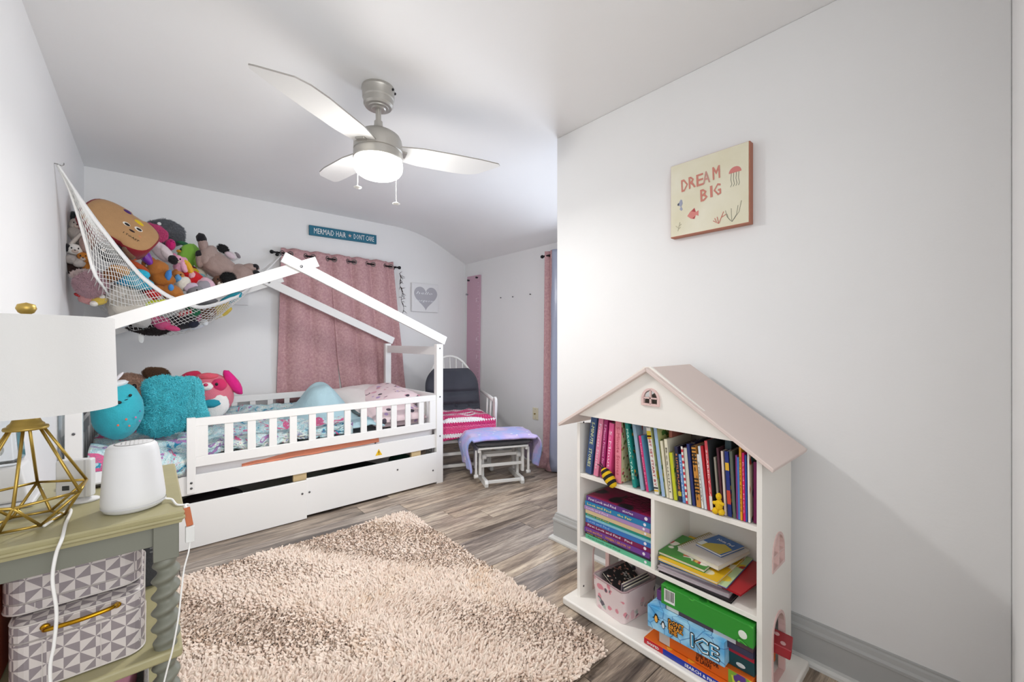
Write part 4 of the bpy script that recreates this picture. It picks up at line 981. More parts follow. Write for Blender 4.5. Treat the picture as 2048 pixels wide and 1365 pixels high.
# big pieces first -----------------------------------------------------------------
# toast pillow
def toast():
    p, k = hang(243, 452, .14); s = k/FPX*.80
    Zc = (-FW*.50 + Vector((0, 0, 1))*.52 + RT*.95).normalized(); X = RT + Vector((0, 0, 1))*.05; X = (X - Zc*X.dot(Zc)).normalized(); Y = Zc.cross(X)
    M = Matrix((X, Y, Zc)).transposed().to_4x4(); M.translation = p
    t = thing('toast_plush', 'big toast slice plush with dark red rim and smiling face, topmost in the net', 'plush toy', M=M, group=None)
    out = []
    for i in range(48):
        a = 2*PI*i/48; c, s_ = math.cos(a), math.sin(a)
        r = 1/((abs(c)/72)**3.2 + (abs(s_)/52)**3.2)**(1/3.2)
        r *= 1 - .10*math.exp(-((abs(((a+PI) % (2*PI))-PI)-.0)/.0001)**2) if False else 1
        x, y = r*c, r*s_
        if -5 < x < 25: y *= .90
        out.append((x*s, y*s))
    def layer(z, q, puff=0): return [(x*q, y*q, z) for x, y in out]
    mb = MB(); L = [layer(-46*s, .92), layer(-42*s, 1.02), layer(0, 1.05), layer(3*s, 1.0)]; n = 48
    vs = sum(L, []); mb.poly(vs, [(i*n+j, i*n+(j+1) % n, (i+1)*n+(j+1) % n, (i+1)*n+j) for i in range(3) for j in range(n)] + [tuple(range(n))[::-1]])
    mb.build('crust_rim', fur('#8c1524'), t, smooth=True, local=True)
    mb = MB(); L = [layer(2*s, 1.01), layer(6*s, .97), layer(9*s, .8), layer(10.5*s, .5), layer(11*s, .2)]; vs = sum(L, []) + [(0, 0, 11*s)]
    mb.poly(vs, [(i*n+j, i*n+(j+1) % n, (i+1)*n+(j+1) % n, (i+1)*n+j) for i in range(4) for j in range(n)] + [(4*n+j, 4*n+(j+1) % n, 5*n) for j in range(n)])
    mb.build('bread_face', fur('#b98f62'), t, smooth=True, local=True)
    for x, y in ((5, 4), (28, 10)):
        e = MB().ball((x*s, y*s, 10*s), (9.5*s, 6.2*s, 1.8*s)).build('eye', fur('#f2efe8'), t, smooth=True, local=True)
        MB().ball(((x+1.5)*s, (y-.5)*s, 11.2*s), (6*s, 3.6*s, 1.5*s)).build('pupil', fur('#17120f'), e, smooth=True, local=True)
    MB().ball((22*s, -6*s, 10.6*s), (6.5*s, 3*s, 1*s)).build('mouth', fur('#2a1216'), t, smooth=True, local=True)
    for x in (-8, 40): MB().ball((x*s, -8*s, 10*s), (4*s, 2.5*s, .6*s)).build('cheek', fur('#cf8a62'), t, smooth=True, local=True)
    MB().ball((20*s, 30*s, 8*s), (13*s, 6.5*s, 3.5*s), Matrix.Rotation(-.2, 3, 'Z')).build('egg_patch', fur('#e2c01c'), t, smooth=True, local=True)
    MB().ball((-12*s, 42*s, 6*s), (10*s, 5*s, 6*s)).build('berry_patch', fur('#4c2a73'), t, smooth=True, local=True)
    text('I TOAST', M @ Matrix.Translation((12*s, -26*s, 10.6*s)), 5*s, plain('#3a2a1c', .8), t, width=34*s, bold=.03)
    for x, x2 in ((34, 50), (8, 15)):
        MB().tube([(x*s, -46*s, -8*s), ((x+3)*s, -60*s, 0), (x2*s, -70*s, 4*s), ((x2+12)*s, -76*s, 8*s)], [4.5*s, 5*s, 5.5*s, 6*s], 10).build('leg', fur('#6d4c34'), t, smooth=True, local=True)
toast()
# horse lying on its side
plush('horse_plush', 'taupe horse plush with black hooves and mane lying at the right end of the net', (440, 530, .10), [
    ('body', -4, 2, 0, 38, 25, 22, 32, '#a58f88', B), ('rump', 42, 18, 2, 34, 22, 20, 5, '#a58f88', B), ('chest', -24, -12, 2, 20, 24, 18, 20, '#ab968f', B),
    ('leg', -32, -32, 6, 10, 22, 10, -14, '#a58f88', B), ('hoof', -36, -47, 7, 10, 11, 9, -10, '#17151a', B), ('leg', -38, -4, 8, 9, 15, 9, 0, '#a58f88', B), ('hoof', -40, -15, 8, 8, 8, 8, 0, '#17151a', B),
    ('leg', 62, 2, 6, 20, 9, 9, -8, '#a58f88', B), ('leg', 58, 16, 10, 22, 10, 9, 14, '#a58f88', B), ('hoof', 73, 0, 8, 8, 7, 7, 0, '#17151a', B), ('hoof', 74, 14, 12, 9, 8, 7, 20, '#17151a', B),
    ('mane', 19, 30, 14, 16, 12, 8, 30, '#141214', Fz), ('head', 2, 34, 4, 17, 16, 13, 10, '#6f5040', B), ('tail', 6, -34, -6, 9, 5, 5, 30, '#1b191c', Fz), ('ear', 20, -22, -4, 12, 6, 4, 35, '#d8c6cf', B)], PG)
plush('green_bird_plush', 'lime green round bird plush with yellow beak in the middle of the net pile', (376, 512, .30), [('body', 0, 0, 0, 21, 27, 18, 20, '#8fce4f', B), ('crest', -10, -23, 4, 13, 4, 5, 12, '#2c6e4a', B), ('crest', 8, -19, 4, 8, 3, 4, 35, '#2c6e4a', B), ('wing', 17, 8, 6, 8, 19, 8, -14, '#a5dc66', B),
    ('beak', -18, -5, 14, 5, 3, 5, 0, '#e5a626', B), ('eye', -14, -9, 14, 2, 2.4, 2, 0, '#111111', 'satin')], PG)
plush('pig_plush', 'pale pink pig plush with crossed arms below the lime bird', (362, 531, .20), [('body', 0, 0, 0, 15, 17, 12, 10, '#eda9c4', B), ('head', -6, -9, 4, 12, 10, 9, 0, '#eda9c4', B), ('arm', 5, 4, 9, 7, 12, 6, -20, '#f0b4cc', B), ('ear', -12, -17, 2, 4, 6, 3, -20, '#e389ad', B)], PG)
plush('duck_plush', 'orange and yellow duck plush squeezed beside the pink pig', (378, 537, .16), [('body', 0, 0, 0, 8, 17, 9, -20, '#eab02c', B), ('foot', 6, 14, 3, 7, 7, 6, 20, '#efb6bd', B), ('wing', -8, -12, 3, 7, 4, 4, 20, '#e8bf30', B)], PG)
plush('unicorn_plush', 'white unicorn plush with a hot pink mane behind the toast', (322, 497, .28), [('body', 2, 6, 0, 16, 30, 14, -42, '#e3d0d6', B), ('mane', -12, -30, -2, 22, 13, 10, 30, '#ef5f9c', Fz), ('leg', 12, 12, 8, 10, 22, 10, -38, '#e8d9dc', B), ('hoof', 24, 22, 12, 10, 11, 9, -38, '#151316', B)], PG)
plush('grey_plush', 'shaggy grey plush cushion resting against the back wall behind the toast', (333, 466, .42), [('body', 0, 0, 0, 36, 23, 18, 14, '#7f838a', Fz), ('care_tag', -14, -12, 20, 4, 3, .6, 0, '#eeeeec', 'satin')], PG)
plush('magenta_ball_plush', 'small magenta ball plush right of the white unicorn body', (341, 490, .32), [('body', 0, 0, 0, 11, 11, 10, 0, '#d81d78', B), ('bow', 4, -6, 7, 5, 3, 3, 20, '#c7177a', 'satin')], PG)
plush('purple_plush', 'shiny purple satin plush with a lilac ribbon under the toast', (289, 510, .16), [('body', 0, 0, 0, 12, 24, 11, -28, '#7d2fa8', 'satin'), ('ribbon', -12, -8, 2, 15, 5, 4, 35, '#c7bedd', 'satin'), ('ribbon', -14, 4, 5, 17, 4, 3, 28, '#b79ccf', 'satin')], PG)
plush('orange_bird_plush', 'rust orange winged plush with long pointed wings beside the purple one', (262, 519, .14), [('body', -6, -6, 0, 18, 7, 8, 30, '#b5552c', B), ('wing', 14, 13, 2, 26, 7, 6, 34, '#b0491f', B), ('head', -24, -12, 3, 8, 7, 7, 20, '#c0622f', B)], PG)
plush('blue_plush', 'bright turquoise cloth plush below the rust orange wings', (268, 560, .12), [('body', 0, 0, 0, 42, 16, 14, 22, '#1fa3c4', B), ('arm', 12, -12, 2, 22, 10, 10, 10, '#27b4d4', B), ('leg', -24, 4, 4, 22, 9, 8, 18, '#1b8fc0', B)], PG)
plush('bear_plush', 'caramel brown bear plush with a blue patterned paw in the middle of the pile', (320, 545, .13), [('body', -8, -4, 0, 25, 20, 16, 25, '#b06d2e', B), ('leg', 4, 14, 6, 27, 15, 12, 10, '#a8641f', B), ('paw_pad', 17, 6, 16, 7, 11, 6, 10, '#3f86d0', B), ('arm', -18, -20, 3, 16, 9, 9, 45, '#a55e24', B), ('head', -24, -14, -2, 12, 11, 10, 0, '#b06d2e', B), ('ear', -32, -24, 0, 5, 5, 3, 0, '#8d4d1e', B)], PG)
plush('bear_plush', 'lower caramel bear plush with a second blue paw above the roof beam', (344, 585, .08), [('body', 0, 0, 0, 24, 16, 14, 25, '#b4712f', B), ('leg', 14, 10, 5, 17, 11, 9, 30, '#ae6a28', B), ('paw_pad', -2, -8, 12, 6, 7, 4, 0, '#4a90d6', B), ('arm', -22, -4, 4, 16, 8, 8, 20, '#a8641f', B)], PG)
plush('puppy_plush', 'small golden brown puppy plush right of the blue patterned paw', (357, 553, .15), [('head', 0, 0, 0, 13, 11, 10, -15, '#bd7a3c', B), ('muzzle', 8, 3, 6, 6, 5, 5, 0, '#c98b4c', B), ('ear', -8, -7, 2, 5, 8, 3, 30, '#9c5c28', B), ('body', -2, 12, -4, 13, 12, 10, 0, '#e4ddd2', B)], PG)
plush('pink_round_plush', 'pale pink round plush in a red shirt at the right of the pile', (404, 572, .12), [('body', -18, -10, -2, 26, 19, 14, 32, '#d3151f', B), ('head', 6, 6, 4, 21, 23, 17, 10, '#e5bccb', B), ('sleeve', -28, -20, 2, 13, 9, 9, 25, '#c9121b', B), ('nose', 9, 7, 21, 2.5, 3.5, 2, 0, '#1b1518', 'satin')], PG)
plush('elephant_plush', 'grey elephant plush with large pale ears just above the roof beam', (392, 586, .06), [('head', 0, 2, 0, 19, 17, 14, 10, '#87878c', B), ('ear', 15, -13, 2, 13, 13, 4, 25, '#9b97a0', B), ('ear', -10, -10, 4, 14, 9, 4, -30, '#c9b6c8', B), ('trunk', -4, 14, 12, 8, 6, 8, 20, '#7f7f84', B), ('eye', 2, -4, 14, 1.8, 2.2, 1.5, 0, '#111111', 'satin'), ('tusk', -10, 10, 10, 3, 4, 3, 0, '#eeeae2', 'satin')], PG)
plush('white_puppy_plush', 'cream white puppy plush between the caramel bears and the red shirt', (366, 568, .12), [('body', 0, 0, 0, 16, 15, 11, 20, '#e6e0d4', B), ('spot', -10, -9, 6, 7, 8, 5, 0, '#5a9ace', B)], PG)
plush('burger_plush', 'cream plush with yellow and dark red stripes right of the duck', (397, 545, .22), [('body', 0, 0, 0, 17, 10, 10, 20, '#ded8c6', B), ('stripe', -6, -2, 8, 9, 4, 3, 25, '#e2c42c', B), ('stripe', -9, -7, 6, 9, 3, 3, 30, '#6e1d20', B), ('stripe', 4, 6, 7, 10, 4, 3, 10, '#8cc4ce', B)], PG)
plush('zebra_plush', 'striped small plush dog behind the right side of the horse', (463, 512, .24), [('head', 0, 0, 0, 12, 8, 8, 30, '#e7dede', B), ('ear', -12, -8, 2, 10, 4, 3, 30, '#26242a', B), ('ear', 12, -2, 2, 8, 4, 3, 50, '#8d8489', B)], PG)
plush('coral_plush', 'coral and brown plush peeking out behind the roof beam under the mane', (444, 577, .10), [('body', 0, 0, 0, 15, 8, 8, -15, '#df6c4f', B), ('head', -14, -6, 2, 10, 9, 8, 0, '#6a4a38', B)], PG)
plush('teal_tail_plush', 'teal fish tail plush at the narrow right end of the net', (462, 598, .04), [('tail', 0, 0, 0, 26, 9, 8, -32, '#2aa0b4', B), ('body', -38, -18, 2, 22, 9, 9, -14, '#2a97a6', B), ('fin', 12, -5, 2, 9, 5, 4, -45, '#4ab4d6', B)], PG)
plush('yellow_plush', 'pale yellow plush with cream legs at the lower right of the net', (436, 622, .09), [('body', 0, 0, 0, 30, 13, 12, -25, '#e2c552', B), ('leg', 8, -12, 4, 16, 6, 6, -30, '#e8bf2c', B), ('leg', -14, 14, 4, 18, 7, 7, -20, '#d8cda0', B), ('tuft', 4, 8, 2, 8, 6, 5, 0, '#ece3bc', B)], PG)
plush('brown_dog_plush', 'chestnut brown plush with a pink scarf low in the right of the net', (408, 632, .12), [('body', 0, 0, 0, 22, 15, 14, -20, '#6e4630', B), ('scarf', -10, 4, 8, 6, 14, 8, 20, '#c76a92', B), ('head', 14, -8, 4, 12, 10, 9, 0, '#8a5a34', B)], PG)
plush('grey_cat_plush', 'grey shaggy plush right behind the roof beam above the yellow one', (412, 604, .10), [('body', 0, 0, 0, 24, 7, 10, -14, '#77777c', B)], PG)
plush('elf_plush', 'plush in green with red and white striped legs low in the net', (374, 627, .06), [('body', 12, -5, -2, 16, 12, 10, 0, '#0f6640', B), ('striped_leg', -4, 0, 6, 18, 5, 5, -18, '#f0e9e6', B), ('stripe', -14, 3, 8, 2.4, 6, 5.5, 10, '#c5202c', B), ('stripe', -7, 1, 8, 2.4, 6, 5.5, 10, '#c5202c', B), ('stripe', 0, -1, 8, 2.4, 6, 5.5, 10, '#c5202c', B), ('stripe', 7, -3, 8, 2.4, 6, 5.5, 10, '#c5202c', B)], PG)
plush('black_cat_plush', 'black plush cat lying along the bottom of the net', (364, 644, .12), [('body', 0, 0, 0, 30, 15, 14, -12, '#1a181f', B), ('leg', 22, 4, 4, 14, 8, 7, -14, '#1f2236', B), ('head', -20, 2, 3, 13, 11, 10, 0, '#17151b', B)], PG)
plush('pink_dino_plush', 'pink plush with a long tail at the bottom of the net below the beam', (322, 646, .14), [('body', 0, 0, 0, 22, 13, 12, 22, '#cf5585', B), ('tail', 20, 10, 4, 20, 6, 6, 14, '#d9497f', B), ('leg', -12, -6, 6, 12, 7, 6, 15, '#e07a9f', B)], PG)
plush('dark_brown_plush', 'curly dark brown plush sagging lowest in the net with a care tag', (296, 655, .22), [('body', 0, 0, 0, 40, 12, 15, 8, '#2d2122', Fz), ('head', -20, -8, 3, 14, 10, 12, 10, '#241a1c', B), ('care_tag', -14, 22, 2, 6, 10, .5, -6, '#ebebea', 'satin')], PG)
plush('white_rabbit_plush', 'white plush paws hanging at the bottom right of the net', (390, 651, .14), [('body', 0, 0, 0, 24, 8, 9, -16, '#dcdfe6', B), ('paw', 18, -6, 4, 9, 7, 7, 0, '#eef0f2', B), ('paw', -24, 8, 2, 10, 5, 6, 0, '#cfd6e2', B)], PG)
plush('big_white_dog_plush', 'large greyish white dog plush filling the lower left of the net', (258, 607, .16), [('body', 0, 4, 0, 42, 38, 30, 40, '#c4beb4', B), ('haunch', -22, -14, 4, 26, 28, 20, 20, '#cbc5bc', B), ('leg', 20, 34, 2, 26, 14, 14, 20, '#bdb9b6', B), ('ear', -12, 32, -4, 18, 22, 8, 40, '#c9cbd4', B)], PG)
plush('red_ball_plush', 'red plush ball with a white band in the middle of the net', (304, 592, .10), [('body', 0, 0, 0, 20, 14, 13, 25, '#c9151f', B), ('band', 14, 8, 7, 10, 4, 6, -50, '#eeeae6', B), ('pompom', -4, 12, 10, 7, 6, 6, 0, '#f0eeea', B)], PG)
plush('lime_frog_plush', 'lime and yellow frog plush in the net above the roof beam', (308, 608, .06), [('body', 0, 0, 0, 26, 8, 9, -14, '#c9d62a', B), ('leg', -16, 4, 6, 10, 5, 5, 20, '#b8cf30', B), ('leg', 16, -4, 6, 10, 5, 5, -25, '#d7dc3c', B), ('wing', -8, 9, 4, 10, 5, 5, 0, '#c9608f', B)], PG)
plush('black_dog_plush', 'black plush behind the net strands at the upper left of the pile', (226, 508, .14), [('body', 0, 0, 0, 30, 20, 18, 35, '#1b1b26', B), ('head', -18, -8, 4, 14, 12, 11, 0, '#16161e', B), ('ear', -6, -18, 4, 9, 8, 4, 30, '#b9aebf', B)], PG)
plush('golden_bear_plush', 'golden bear plush behind the strands below the black one', (238, 541, .12), [('body', 0, 0, 0, 22, 11, 11, 8, '#c0802a', B), ('leg', -14, 10, 0, 16, 20, 12, 50, '#7d4c25', B), ('paw', 14, 2, 6, 9, 8, 7, 0, '#c68a34', B)], PG)
plush('navy_plush', 'dark slate plush behind the strands between blue and red ones', (292, 578, .15), [('body', 0, 0, 0, 20, 10, 12, 24, '#4a4a5c', B), ('arm', -10, -8, 3, 12, 6, 6, 30, '#6b1f3c', B)], PG)
plush('white_cloth_plush', 'white soft plush folded behind the strands right under the toast', (222, 482, .20), [('body', 0, 0, 0, 36, 14, 14, 42, '#e1e2e6', B), ('arm', 18, 22, 2, 16, 11, 10, 40, '#d4dbe4', B)], PG)
plush('navy_check_plush', 'blue checked ribbon plush beside the purple satin one', (262, 494, .20), [('body', 0, 0, 0, 16, 10, 9, 20, '#9db8d8', B), ('arm', 14, 6, 4, 12, 6, 5, 30, '#c9cfd8', B)], PG)
# by the left wall, outside the strap
plush('fox_plush', 'dark green and grey shaggy plush at the very top beside the wall', (150, 440, .40), [('body', 6, 4, 0, 20, 16, 14, 40, '#4f5a5e', Fz), ('head', 22, 6, 2, 16, 11, 10, 30, '#565459', B)], PG)
plush('lamb_plush', 'cream lamb plush with a long floppy ear against the left wall', (154, 458, .28), [('head', 0, -8, 0, 16, 13, 13, 0, '#bdb4ac', B), ('body', 6, 14, -2, 20, 24, 14, -30, '#a9a09a', B), ('ear', 1, 20, 12, 5, 26, 5, 32, '#c9c0b8', B)], PG)
plush('pink_bear_plush', 'dusty pink plush behind the net strap near the wall', (175, 486, .22), [('body', 0, 0, 0, 16, 20, 12, 10, '#ad8f86', B)], PG)
plush('panda_plush', 'black and white plush beside the wall above the orange one', (150, 500, .26), [('head', 0, 0, 0, 18, 12, 12, 0, '#e6e2dd', B), ('ear', -16, -2, 4, 9, 8, 6, 0, '#16141a', B), ('arm', -8, 20, 4, 14, 10, 9, 20, '#a79f9b', B), ('paw', 8, 26, 4, 14, 9, 9, 10, '#b8b0ab', B)], PG)
plush('orange_cat_plush', 'orange cat plush peeking out beside the strap near the wall', (166, 515, .24), [('head', 0, 0, 0, 14, 12, 11, 0, '#c47a2a', B), ('body', 8, 20, -2, 10, 18, 9, -15, '#b06c22', B), ('ear', -8, -10, 2, 5, 6, 3, 0, '#d3a23a', B)], PG)
plush('chocolate_plush', 'chocolate brown plush pressed against the left wall', (150, 535, .30), [('body', 0, 0, 0, 22, 16, 14, 0, '#3a2420', B), ('leg', 14, 10, 2, 14, 9, 9, 30, '#452b24', B)], PG)
plush('pink_llama_plush', 'shaggy pale pink plush with fringe hanging out beside the wall', (182, 568, .20), [('body', 0, 0, 0, 29, 26, 20, 25, '#d9b3bd', Fz), ('fringe', -18, -18, 2, 18, 5, 4, -16, '#e6d3d0', Fz)], PG)
plush('peach_bird_plush', 'peach plush with yellow and white feet at the lower left outside the net', (180, 594, .24), [('body', 0, 0, 0, 24, 16, 15, 0, '#d79a9a', B), ('foot', 18, 8, 10, 17, 9, 9, -12, '#e0c258', B), ('toe', 8, 14, 14, 9, 6, 7, 0, '#ece7df', B), ('foot', 2, -8, 12, 14, 6, 7, 12, '#e3c766', B), ('toe', -6, -10, 15, 7, 6, 6, 0, '#ece7df', B), ('bill', -22, -2, 6, 10, 4, 5, 18, '#c22f33', B), ('toe', 24, 0, 14, 7, 5, 5, 10, '#ece7df', B)], PG)

# on the bed ----------------------------------------------------------------------
kk = lambda y, u: y / ray(u, 700).y
plush('turquoise_round_plush', 'round turquoise plush with tiny eyes, white top and orange dots on the bed', (238, 822), [('body', -2, 0, 0, 54, 57, 48, 0, '#34b3c4', B), ('mouth', 14, -26, 50, 4, 1, 1.2, -20, '#1b2a30', 'satin'),
    ('eye', 0, -22, 50.5, 5.5, 3.2, 2, 15, '#14161c', 'satin'), ('eye', 22, -33, 40, 3.5, 3.2, 2, 30, '#14161c', 'satin'),
    ('dot', 14, 12, 49, 2.6, 2.2, 1.5, 0, '#e0785e', B), ('dot', 33, 11, 40, 2.2, 2, 1.5, 0, '#d97fae', B), ('dot', -2, 22, 48, 2.6, 2.2, 1.5, 0, '#e0785e', B), ('dot', 20, 26, 43, 2.4, 2, 1.5, 0, '#d98a72', B), ('dot', 42, 0, 35, 2, 2, 1.5, 0, '#5a7fb0', B), ('dot', 41, 20, 31, 2, 2, 1.5, 0, '#b07fc0', B),
    ('cap', -4, -54, 8, 24, 7, 16, -14, '#e9ecee', B), ('horn', -3, -66, 2, 4, 15, 4, 38, '#ece6ea', B)], None, k=kk(3.15, 238))
def fuzzcushion(name, lb, u, v, k, ru, rv, rd, rot, col, seed, dents=0):
    p = atd(u, v, k); s = k/FPX; vd = Vector((p.x, p.y, 0)).normalized(); ru *= vd.dot(FW)
    M = Matrix((Vector((vd.y, -vd.x, 0)), Vector((0, 0, 1)), -vd)).transposed().to_4x4(); M.translation = p
    t = thing(name, lb, 'cushion', M=M); R = Matrix.Rotation(math.radians(-rot), 4, 'Z')
    mb = MB()
    for sg in (1, -1):
        def f(a_, b_, sg=sg):
            a, b = 2*a_-1, 2*b_-1; e = (max(0, 1-abs(a)**2.6)*max(0, 1-abs(b)**2.6))**.45
            pinch = 1 - .12*math.cos(b*PI*.9)*(abs(a))
            kx = 1 + .10*nz(a*2, b*2, 1.2, seed)
            return tuple(R @ Vector((a*ru*s*pinch*kx*(1-.20*b*b), b*rv*s*(1+.08*nz(a, b, 2, seed+5))*(1-.16*a*a), sg*rd*s*e*(1+.25*nz(a*1.5, b*1.5, 1.5, seed)))))
        mb.grid(f, 26, 26)
        if sg == 1: n1 = len(mb.f)
    o = mb.build('cushion_body', fur(col), t, smooth=True, local=True, weld=True)
    P_, N_ = surf_points(mb, 9000, seed)
    half = (P_ / s)[:, 2]; N_ = np.where(((N_ * P_).sum(1) < 0)[:, None], -N_, N_)
    tf = tufts('pile', P_, N_, fur(col), .017, .0021, lean=.9, seed=seed, stuff=True); tf.parent = o
    return t
fuzzcushion('fuzzy_cushion', 'fluffy turquoise cushion standing next to the round turquoise plush', 328, 812, kk(3.25, 333), 47, 58, 26, 6, '#4fd0df', 3)
fuzzcushion('fuzzy_cushion', 'fluffy turquoise cushion leaning between its twin and the pink puppy', 378, 808, kk(3.44, 383), 32, 53, 22, -10, '#68e2ee', 8)
plush('pink_puppy_plush', 'big pink tie-dye puppy plush with magenta ears and white belly on the bed', (420, 792), [('body', 0, 0, 0, 49, 46, 30, 0, '#dd7486', B), ('belly', 10, 18, 23, 28, 26, 9, 0, '#f0ebe8', B), ('eye_patch', 18, -23, 24, 16, 13, 6, 0, '#dc3068', B), ('muzzle', -8, -21, 28, 14, 8, 6, 0, '#f3efec', B), ('nose', -8, -25, 34, 4.5, 3.2, 2, 0, '#d23a63', 'satin'),
    ('eye', 13, -25, 31, 3.2, 3.2, 2, 0, '#151318', 'satin'), ('ear', -40, -38, 2, 24, 11, 8, -24, '#c9264f', B), ('ear', 47, -24, 6, 12, 30, 9, -30, '#e01b83', B), ('scarf', 2, 12, 32, 19, 8, 4, 3, '#1f93a8', B), ('patch', -6, -40, 14, 22, 7, 8, 0, '#e05a6c', B)], None, k=kk(3.62, 420))
plush('brown_dog_plush', 'fuzzy light brown dog plush behind the turquoise plushes near the wall', (262, 786), [('head', -4, 6, 0, 46, 42, 32, 0, '#b58f7a', Fz), ('eye', 6, -14, 30, 5.5, 5.5, 4, 0, '#15100e', 'satin'), ('ear', 52, -36, 4, 26, 10, 10, 12, '#6e4a2c', Fz), ('collar', 28, 4, 18, 18, 14, 10, -40, '#7d1f34', B)], None, k=kk(3.72, 262))

# ================================================================== toy net
def cr(pts, n):
    pts = [Vector(p) for p in pts]; out = []; m = len(pts)
    for i in range(n+1):
        x = i/n*(m-1); j = min(int(x), m-2); t = x-j
        p0, p1, p2, p3 = pts[max(j-1, 0)], pts[j], pts[j+1], pts[min(j+2, m-1)]
        out.append(.5*((2*p1)+(p2-p0)*t+(2*p0-5*p1+4*p2-p3)*t*t+(3*p1-p0-3*p2+p3)*t**3))
    return out
A_ = Vector((-.330, 2.862, 1.985)); B_ = hang(565, 507, 0)[0]
E_ = [A_] + [hang(u, v, 0.0)[0] for u, v in ((145, 381), (180, 432), (208, 468), (232, 499), (262, 534), (285, 558), (325, 588), (355, 602), (396, 615), (430, 609), (455, 600), (490, 581))] + [B_]
Bo = [A_] + [on(0, x, u, v) for x, u, v in ((-.292, 139, 388), (-.248, 168, 482), (-.218, 185, 549), (-.188, 206, 581))] + [hang(u, v, d)[0] for u, v, d in ((230, 622, .16), (262, 658, .22), (300, 670, .24), (340, 672, .22), (385, 663, .18), (430, 640, .12), (462, 612, .06), (495, 580, .02))] + [B_]
Kb = [A_] + [Vector(p) for p in ((-.33, 3.05, 1.90), (-.33, 3.3, 1.75), (-.33, 3.5, 1.62), (-.33, 3.7, 1.55), (-.32, 3.85, 1.52), (-.25, 3.98, 1.5), (-.1, 4.02, 1.48), (.05, 4.02, 1.47), (.2, 4.02, 1.48), (.4, 4.02, 1.53), (.55, 4.02, 1.62), (.7, 4.02, 1.75))] + [B_]
NS, NTT = 42, 16
Eg, Bg, Kg = cr(E_, NS), cr(Bo, NS), cr(Kb, NS)
def netp(u, w):
    i = max(0, min(NS-1, int(u*NS))); f = u*NS-i
    e, b, k = (X[i].lerp(X[i+1], f) for X in (Eg, Bg, Kg))
    if w < .62:
        t = w/.62; m = e.lerp(b, t); out = (Vector((PXN, PYN, 0))*.045 + Vector((0, 0, -.012)))*math.sin(t*PI)*math.sin(u*PI)**.5; return m + out
    t = (w-.62)/.38; m = b.lerp(k, t); m.z -= .06*math.sin(t*PI)*math.sin(u*PI); return m
net = thing('toy_hammock', 'white corner toy net strung between a wall hook and the curtain side', 'toy net', A_)
CORD = mat('net_cord', '#f0efec', .7)
mb = MB()
cu, cw = 1/NS, 1/NTT
def keep(i, j): return not (i*cu < .34 and j*cw > .63)
for c0_ in range(-NTT, NS+1):
    pts = [netp(min(1, max(0, (c0_+j)*cu)), j*cw) for j in range(NTT+1) if 0 <= c0_+j <= NS and keep(c0_+j, j)]
    if len(pts) > 1: mb.tube(pts, .0018, 3, cap=False)
for c0_ in range(0, NS+NTT+1):
    pts = [netp((c0_-j)*cu, j*cw) for j in range(NTT+1) if 0 <= c0_-j <= NS and keep(c0_-j, j)]
    if len(pts) > 1: mb.tube(pts, .0018, 3, cap=False)
o = mb.build('netting', CORD, net, smooth=True); o['kind'] = 'stuff'
def ribbon(pts, w, nm, side=Vector((0, 0, 1))):
    mb = MB(); n = len(pts)
    for i in range(n-1): pass
    vs = []; 
    for i in range(n):
        t = (pts[min(i+1, n-1)] - pts[max(i-1, 0)]).normalized(); nr = Vector((PXN, PYN, 0)); s_ = t.cross(nr)
        if s_.length < .1: s_ = t.cross(Vector((0, 0, 1)))
        s_.normalize(); ww = w * (.35+.65*min(1, min(i, n-1-i)/6)); vs += [pts[i]+s_*ww/2, pts[i]-s_*ww/2]
    mb.poly(vs, [(2*i, 2*i+2, 2*i+3, 2*i+1) for i in range(n-1)]); return mb.build(nm, mat('net_strap', '#f2f1ef', .6, bump=(90, .3)), net, solid=.003, smooth=True)
ribbon([p + Vector((PXN, PYN, 0))*.01 for p in Eg], .024, 'edge_strap'); ribbon([netp(i/NS, .60) + Vector((PXN, PYN, 0))*.006 for i in range(0, 15)], .022, 'edge_strap')
for k in range(5):
    a = netp(.92, .1+.2*k); MB().tube([a, a.lerp(B_, .5)+Vector((0, 0, -.008+.004*k)), B_], .0010, 4).build('hanging_cord', CORD, net)
hk = MB().tube([(-.336, 2.862, 1.99), (-.326, 2.862, 1.99), (-.312, 2.862, 1.985), (-.305, 2.862, 1.992), (-.305, 2.862, 2.0)], .0022, 6)
tag(hk.build('wall_hook', mat('hook_steel', '#8a8a88', .3, .9)), 'small metal wall hook holding the top left corner of the net', 'hook')
